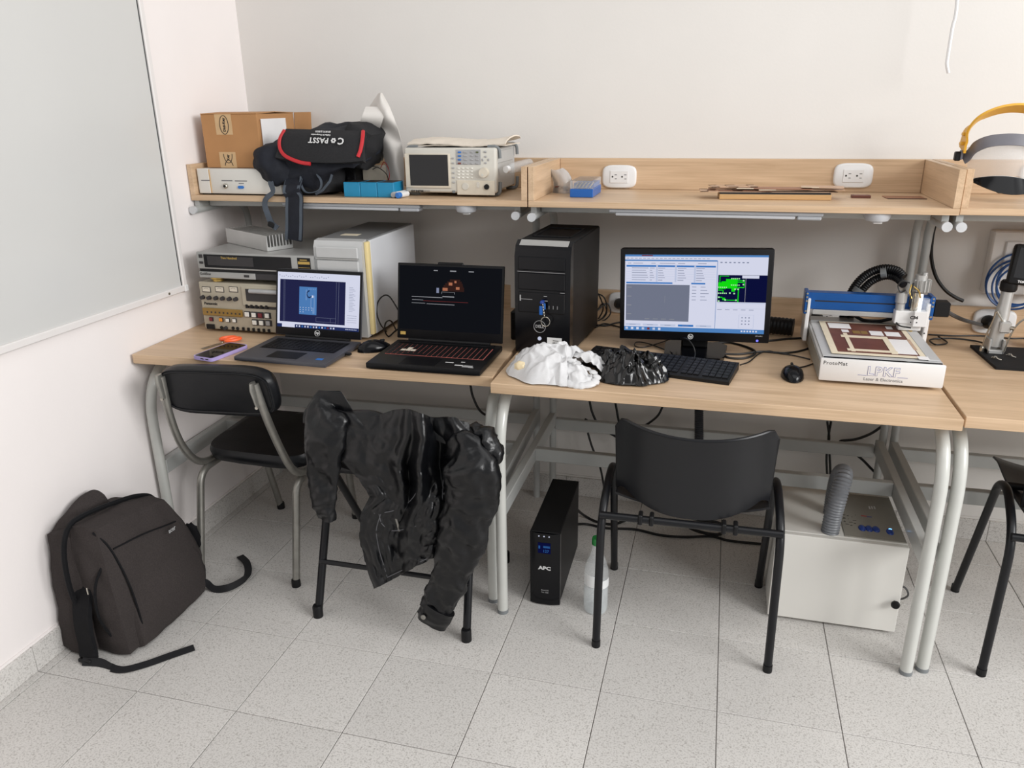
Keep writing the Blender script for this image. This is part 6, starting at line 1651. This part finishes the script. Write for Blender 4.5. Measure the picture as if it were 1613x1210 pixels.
# stitched seams, zip and snap
def seam(pts, r=.0011, m='stitch', par=bd_, nm='stitching'):
    G().use(m).sweep(smooth_path(pts, 5), r, 5).obj(nm, parent=par)
seam(on_body([(.22, .60), (.20, .70), (.21, .80), (.22, .90), (.22, .97)])); seam(on_body([(.22, .975), (.45, .975), (.70, .975), (.92, .975)]))
seam(on_body([(.20, .60), (.26, .66), (.38, .70), (.52, .69), (.66, .66)]), .0013); seam(on_body([(.14, .60), (.34, .57), (.48, .50), (.60, .42)]), .0012)
seam(on_body([(.86, .26), (.87, .36), (.90, .48), (.94, .60)]), .0012)
zp = G().use('steel_dull').ribbon(on_body([(.42, .62), (.45, .66), (.47, .70)], .005), .006, .002, (1, 0, 0)).obj('zip_pull', parent=t)
G().use('steel_dull').lathe([(.0075, 0), (.0075, .003), (.004, .004)], 16, at(667, 972, y=-1.054), (0, -1, 0)).obj('snap_button', parent=t)
g = G().use('leather'); sleeve(g, [at(692, 956, y=-1.03), at(685, 970, y=-1.03), at(680, 982, y=-1.03)], [.049, .050, .046], [.024, .024, .020], 3, wr=.12); g.obj('cuff', parent=t, ang=50)

# ================================================================== backpack on the floor, leaning on the left wall
t = thing('backpack', 'dark grey fabric backpack standing on the floor against the left wall', 'backpack', (.14, -1.12, 0), 0)
# local frame: u along the wall (world y), v away from wall (x), w up
def bag_body(x0, x1, yl, yr, zl, zr, seed, amp, rnd, n=20, topin=.02):
    def f(q):
        u = (q.y + 1) / 2; s = (q.z + 1) / 2; w = (q.x + 1) / 2
        yb0, yb1 = yl[0] * (1 - s) + yl[1] * s, yr[0] * (1 - s) + yr[1] * s + .055 * math.sin(math.pi * min(1, max(0, s)) ** .8)
        z1 = zl * (1 - u) + zr * u
        bul = .030 * math.sin(math.pi * min(1, max(0, s))) * math.sin(math.pi * min(1, max(0, u))) * w
        xb = x0[0] * (1 - s) + x0[1] * s; xf = x1[0] * (1 - s) + x1[1] * s
        return Vector((xb * (1 - w) + xf * w + bul, yb0 * (1 - u) + yb1 * u, z1 * s))
    return f
def bag_part(name, f, amp, seed, rnd, mat='bag_cloth', n=20, par=t):
    b = bmesh.new(); bmesh.ops.create_cube(b, size=2); bmesh.ops.subdivide_edges(b, edges=b.edges[:], cuts=n - 1, use_grid_fill=True)
    for v in b.verts:
        p = v.co.copy(); q = p.lerp(p.normalized() * 1.15, rnd); w = f(q)
        k = noise.noise(w * 11 + Vector((seed, seed * 2, 0))) * .65 + noise.noise(w * 28 + Vector((seed, 4, seed))) * .35
        n_ = p.normalized(); w += Vector((n_.x, n_.y, n_.z)) * amp * k
        w.x = max(w.x, .004); w.z = max(w.z, .0015); v.co = w
    g = G().use(mat); g.merge(b); return g.obj(name, parent=par, ang=60)
rear = bag_part('rear_section', bag_body((.010, .012), (.125, .105), (-1.330, -1.290), (-1.0, -1.03), .385, .375, 3, .012, .22), .012, 3, .24)
front = bag_part('front_section', bag_body((.105, .095), (.232, .190), (-1.305, -1.292), (-.955, -1.005), .425, .372, 5, .010, .18), .010, 5, .20, n=26)
pk = bag_part('front_pocket', bag_body((.20, .165), (.247, .203), (-1.262, -1.235), (-.965, -1.01), .335, .262, 7, .008, .2), .007, 8, .22, n=22)
pad = bag_part('shoulder_pad', bag_body((.008, .010), (.110, .075), (-1.310, -1.275), (-1.12, -1.11), .385, .442, 9, .012, .3), .010, 12, .30, n=16)
def on_front(y, z, off=.004):
    s = min(1, z / .40); u_ = (y + 1.305) / .35
    return Vector((.232 * (1 - s) + .190 * s + .030 * math.sin(math.pi * min(1, max(0, s))) * math.sin(math.pi * min(1, max(0, u_))) + off, y, z))
def line(name, pts, r, mat, par=t, n=6): return G().use(mat).sweep(smooth_path(pts, 6), r, n).obj(name, parent=par)
line('zip', [(.10, -1.300, .10), (.098, -1.322, .22), (.10, -1.318, .34), (.105, -1.290, .408), (.12, -1.24, .425), (.125, -1.12, .405), (.125, -1.03, .378), (.13, -.985, .34), (.15, -.955, .24), (.17, -.945, .14), (.18, -.94, .06)], .0075, 'bag_black')
line('seam', [on_front(-1.285, .40, -.01), on_front(-1.262, .34, .002), on_front(-1.248, .22, .006), on_front(-1.240, .10, .004), on_front(-1.235, .015, .0)], .0032, 'bag_black')
line('seam', [on_front(-1.255, .335, .004), on_front(-1.15, .325, .007), on_front(-1.05, .300, .006), on_front(-1.005, .285, .0)], .0024, 'bag_black', pk)
line('side_zip', [(.19, -1.285, .30), (.175, -1.312, .24), (.17, -1.318, .15), (.18, -1.300, .07)], .004, 'bag_black')
G().use('chrome').box((.16, -1.325, .235), (.004, .004, .022), .001).obj('zip_pull', parent=t)
cw = G().use('bag_black'); cw.blob(tuple(at(303, 845, x=.15)), (.030, .014, .050), lambda v: v * (1 + .25 * noise.noise(v * 3)), 3); cw.obj('mesh_pocket', parent=t, ang=60)
Ml = plane_M(at(271, 834, x=.246), (-.10, 1, -.12), (-.14, 0, 1))
text('acer', .020, 'btn_grey', pk, Ml, bold=.0003)
# straps
w1 = [at(150, 872, x=.08), at(136, 900, x=.10), at(130, 945, x=.12), at(131, 985, x=.13), at(138, 1018, x=.13), at(140, 1034, x=.135)]
G().use('bag_black').ribbon(smooth_path([Vector(p) for p in w1], 6), .062, .012, (1, -.15, 0)).obj('shoulder_strap', parent=t)
pb = at(139, 1036, z=.012); G().use('black_plastic').box((pb.x, pb.y, .010), (.045, .036, .014), .004).obj('buckle', parent=t)
zf = .0045
w2 = [at(130, 1042, z=.012), at(158, 1044, z=.010), at(175, 1052, z=zf), at(195, 1055, z=zf), at(228, 1047, z=zf), at(268, 1033, z=zf), at(306, 1020, z=zf)]
G().use('webbing').ribbon(smooth_path(w2, 6), .024, .0022, [(0, .5, .9)] * 13 + [(.0, 1, .12)] * 30).obj('web_strap', parent=t)
w3 = [Vector((.18, -1.0, .045)), Vector((.235, -.955, .035)), at(338, 928, z=.012), at(362, 925, z=.020), at(385, 912, z=.022), at(391, 900, z=.022), at(388, 886, z=.022), at(378, 876, z=.006)]
G().use('webbing').ribbon(smooth_path(w3, 6), .024, .0022, [(0, .25, 1)] * 26 + [(.7, .7, .12)] * 20).obj('web_strap', parent=t)

# ================================================================== cables
def C(name, pts, r, label, mat='cable', **k): return cable(name, pts, r, mat, label, **k)
C('power_cable', [at(741, 606, y=-.35), at(745, 625, y=-.35), at(757, 648, y=-.36), at(776, 657, y=-.37), at(794, 650, y=-.36), at(802, 630, y=-.35), at(801, 612, y=-.35)], .0042, 'black cable hanging in a loop under the seam of the two left benches')
yw = -.055
C('power_cable', [at(928, 628, y=yw), at(933, 650, y=yw), at(945, 672, y=yw), at(965, 680, y=yw), at(985, 676, y=yw)], .0045, 'black cable hanging under the middle bench, nearest the computer tower')
C('power_cable', [at(969, 632, y=yw), at(973, 655, y=yw), at(979, 690, y=yw), at(984, 740, y=yw)], .0045, 'black cable hanging straight down behind the plastic chair')
C('power_cable', [at(1044, 640, y=yw), at(1036, 655, y=yw), at(1020, 668, y=yw), at(1004, 676, y=yw), at(990, 690, y=yw)], .0045, 'black cable curving down behind the top of the plastic chair')
C('power_cable', [at(921, 660, y=-.075), at(936, 669, y=-.075), at(960, 682, y=-.075), at(990, 700, y=-.075)], .0045, 'black cable lying across the rear crossbar under the middle bench')
C('power_cable', [at(926, 682, y=yw), at(933, 705, y=yw), at(945, 735, y=yw), at(952, 770, y=yw)], .0042, 'black cable slanting down to the floor behind the battery backup')
C('power_cable', [at(1303, 664, y=yw), at(1306, 690, y=yw), at(1302, 720, y=yw), at(1304, 765, y=yw)], .0045, 'black cable hanging behind the grey hose, left one of the pair')
C('power_cable', [at(1309, 664, y=yw + .012), at(1305, 690, y=yw + .012), at(1307, 720, y=yw + .012), at(1309, 768, y=yw + .012)], .0045, 'black cable hanging behind the grey hose, right one of the pair')
C('power_cable', [at(1390, 671, y=yw), at(1372, 683, y=yw), at(1348, 692, y=yw), at(1324, 695, y=yw), at(1330, 702, y=yw), at(1356, 722, y=yw), at(1372, 738, y=yw), at(1386, 752, y=yw)], .0048, 'black cable bent sharply over the rear crossbar right of the hose')
g = G().use('hose_dark'); corrugated(g, [at(1101, 636, y=-.10), at(1101, 690, y=-.10), at(1100, 760, y=-.10)], .0165, .0075, .14, 16); top(g.obj('ribbed_hose'), 'ribbed dark grey hose running down the wall behind the plastic chair', 'hose')
zc = .005
C('power_cable', [at(906, 800, y=-.41), at(920, 812, z=.02), at(940, 822, z=zc), at(965, 826, z=zc), at(985, 820, z=zc)], .005, 'short black cable behind the battery backup on the floor')
C('power_cable', [at(905, 826, z=.03), at(925, 826, z=zc), at(955, 832, z=zc), at(1000, 834, z=zc), at(1040, 843, z=zc), at(1080, 846, z=zc), at(1120, 845, z=zc), at(1150, 852, z=zc), at(1200, 857, z=zc)], .0048, 'long black cable on the floor from battery backup to dust extractor')
cc = at(1112, 838, z=0)
C('power_cable', [(cc.x + (.062 + .004 * k) * math.cos(2 * math.pi * j / 12), cc.y + (.040 + .003 * k) * math.sin(2 * math.pi * j / 12), .013 + .004 * k + .004 * math.sin(j)) for k in range(3) for j in range(12)], .0042, 'coiled black cable on the floor beneath the plastic chair', sm=4)
C('power_cable', [at(1476, 343, y=-.06), at(1469, 370, y=-.045), at(1467, 405, y=-.03), at(1474, 435, y=-.025), at(1488, 456, y=-.025), at(1504, 468, y=-.025), at(1517, 474, y=-.022)], .0062, 'thick black power cord curving down the wall right of the shelf posts')
C('signal_cable', [Vector((2.462, -.285, .905)), at(1495, 493, y=-.24), at(1515, 503, y=-.16), at(1535, 509, y=-.09), at(1546, 512, y=-.05)], .0062, 'grey cable from the stepper motor to the right outlet', 'cable_grey')
C('usb_cable', [at(1478, 530, z=DZ + .004), at(1492, 540, z=DZ + .004), at(1474, 543, z=DZ + .006), at(1466, 535, z=DZ + .004), at(1500, 533, z=DZ + .004), at(1540, 538, z=DZ + .004), at(1557, 545, z=DZ + .012)], .0026, 'thin black cable from milling machine towards the microscope')
C('usb_cable', [at(1462, 527, z=DZ + .004), at(1500, 529, z=DZ + .004), at(1545, 529, z=DZ + .004), at(1590, 533, z=DZ + .004), at(1613, 533, z=DZ + .004), at(1640, 536, z=DZ + .004)], .0026, 'thin black cable running behind the microscope along the wall')
# around the monitor
za = DZ + .003
C('usb_cable', [at(1062, 532, z=za), at(1040, 540, z=za), at(1015, 547, z=za), at(1000, 545, z=za), at(1003, 539, z=za), at(1020, 541, z=za), at(1045, 550, z=za), at(1060, 556, z=DZ + .015)], .0018, 'thin black cable lying in a loop left of the monitor base')
C('mouse_cable', [at(1066, 534, z=.80), at(1080, 533, y=-.50), at(1090, 542, y=-.53), at(1095, 556, y=-.54), at(1093, 566, z=DZ + .024)], .0018, 'thin cable bowing in front of the monitor neck to the keyboard')
C('usb_cable', [at(1120, 541, z=za), at(1150, 540, z=za), at(1180, 548, z=za), at(1190, 556, z=za), at(1175, 564, z=za), at(1150, 564, z=za), at(1140, 558, z=za), at(1165, 558, z=za), at(1200, 554, z=za), at(1240, 556, z=za), at(1275, 548, z=za), at(1290, 530, z=za + .01)], .0034, 'black cables looping right of the monitor base towards the milling machine')
C('keyboard_cable', [at(1166, 575, z=DZ + .016), at(1180, 570, z=za), at(1195, 558, z=za), at(1210, 553, z=za), at(1225, 556, z=za), at(1250, 560, z=za), at(1276, 566, z=za)], .0020, 'thin cable leaving the right end of the keyboard')
C('mouse_cable', [at(1252, 580, z=za + .004), at(1265, 578, z=za), at(1278, 574, z=za), at(1287, 570, z=za)], .0020, 'thin cable of the mouse beside the milling machine')
C('power_cable', [at(1200, 538, z=za), at(1240, 534, z=za), at(1272, 531, z=za), at(1290, 522, z=za)], .0036, 'black cable along the rear of the bench under the short hose')
# tangle behind the black tower
for k, (dx_, lab) in enumerate(((0, 'inner black cable loop behind the black tower computer'), (6, 'outer black cable loop behind the black tower computer'))):
    yy = -.11 - .02 * k
    C('power_cable', [at(936, 455 + 6 * k, y=yy), at(945 + dx_, 468, y=yy), at(950 + dx_, 486, y=yy + .02), at(944 + dx_, 500, y=yy + .02), at(938, 508, y=yy), at(947 + dx_, 504, y=yy + .02), at(956 + dx_, 492, y=yy + .03), at(950 + dx_, 478, y=yy + .03), at(940, 490, y=yy)], .0026, lab)
C('power_cable', [at(938, 512, z=za), at(955, 513, z=za), at(975, 508, z=za), at(1000, 510, z=za)], .0030, 'black cable running from tower to monitor along the back')
C('usb_cable', [at(938, 516, z=za), at(952, 510, z=za), at(975, 515, z=za), at(1000, 520, z=za)], .0024, 'thin black cable crossing behind the keyboard left of the monitor')
# beside the gaming laptop
C('usb_cable', [at(636, 505, y=-.50), at(628, 490, y=-.49), at(614, 468, y=-.47), at(604, 466, y=-.47), at(595, 477, y=-.47), at(594, 495, y=-.48), at(600, 512, y=-.49), at(609, 522, z=za)], .0024, 'thin black cable arching against the white tower side')
C('usb_cable', [at(632, 515, y=-.5), at(622, 522, z=DZ + .02), at(612, 530, z=za), at(606, 520, y=-.50), at(608, 508, y=-.5), at(616, 506, y=-.5), at(624, 520, z=za)], .0026, 'knotted black cable between the white tower and the gaming laptop')
C('power_cable', [at(640, 450, y=-.47), at(634, 465, y=-.45), at(633, 485, y=-.44), at(632, 520, y=-.46), at(628, 530, z=za)], .0034, 'black cable rising behind the left edge of the gaming laptop')
# dark box behind the gaming laptop
t = thing('power_brick', 'black power brick standing between the gaming laptop and the black tower', 'power brick', (1.185, -.42, DZ))
G().use('black_plastic').bb(1.145, 1.205, -.42, -.30, DZ, .862, .004).obj('brick_case', parent=t)
G().use('bezel').bb(1.150, 1.200, -.422, -.4195, .80, .835, .001).obj('rating_plate', parent=t)
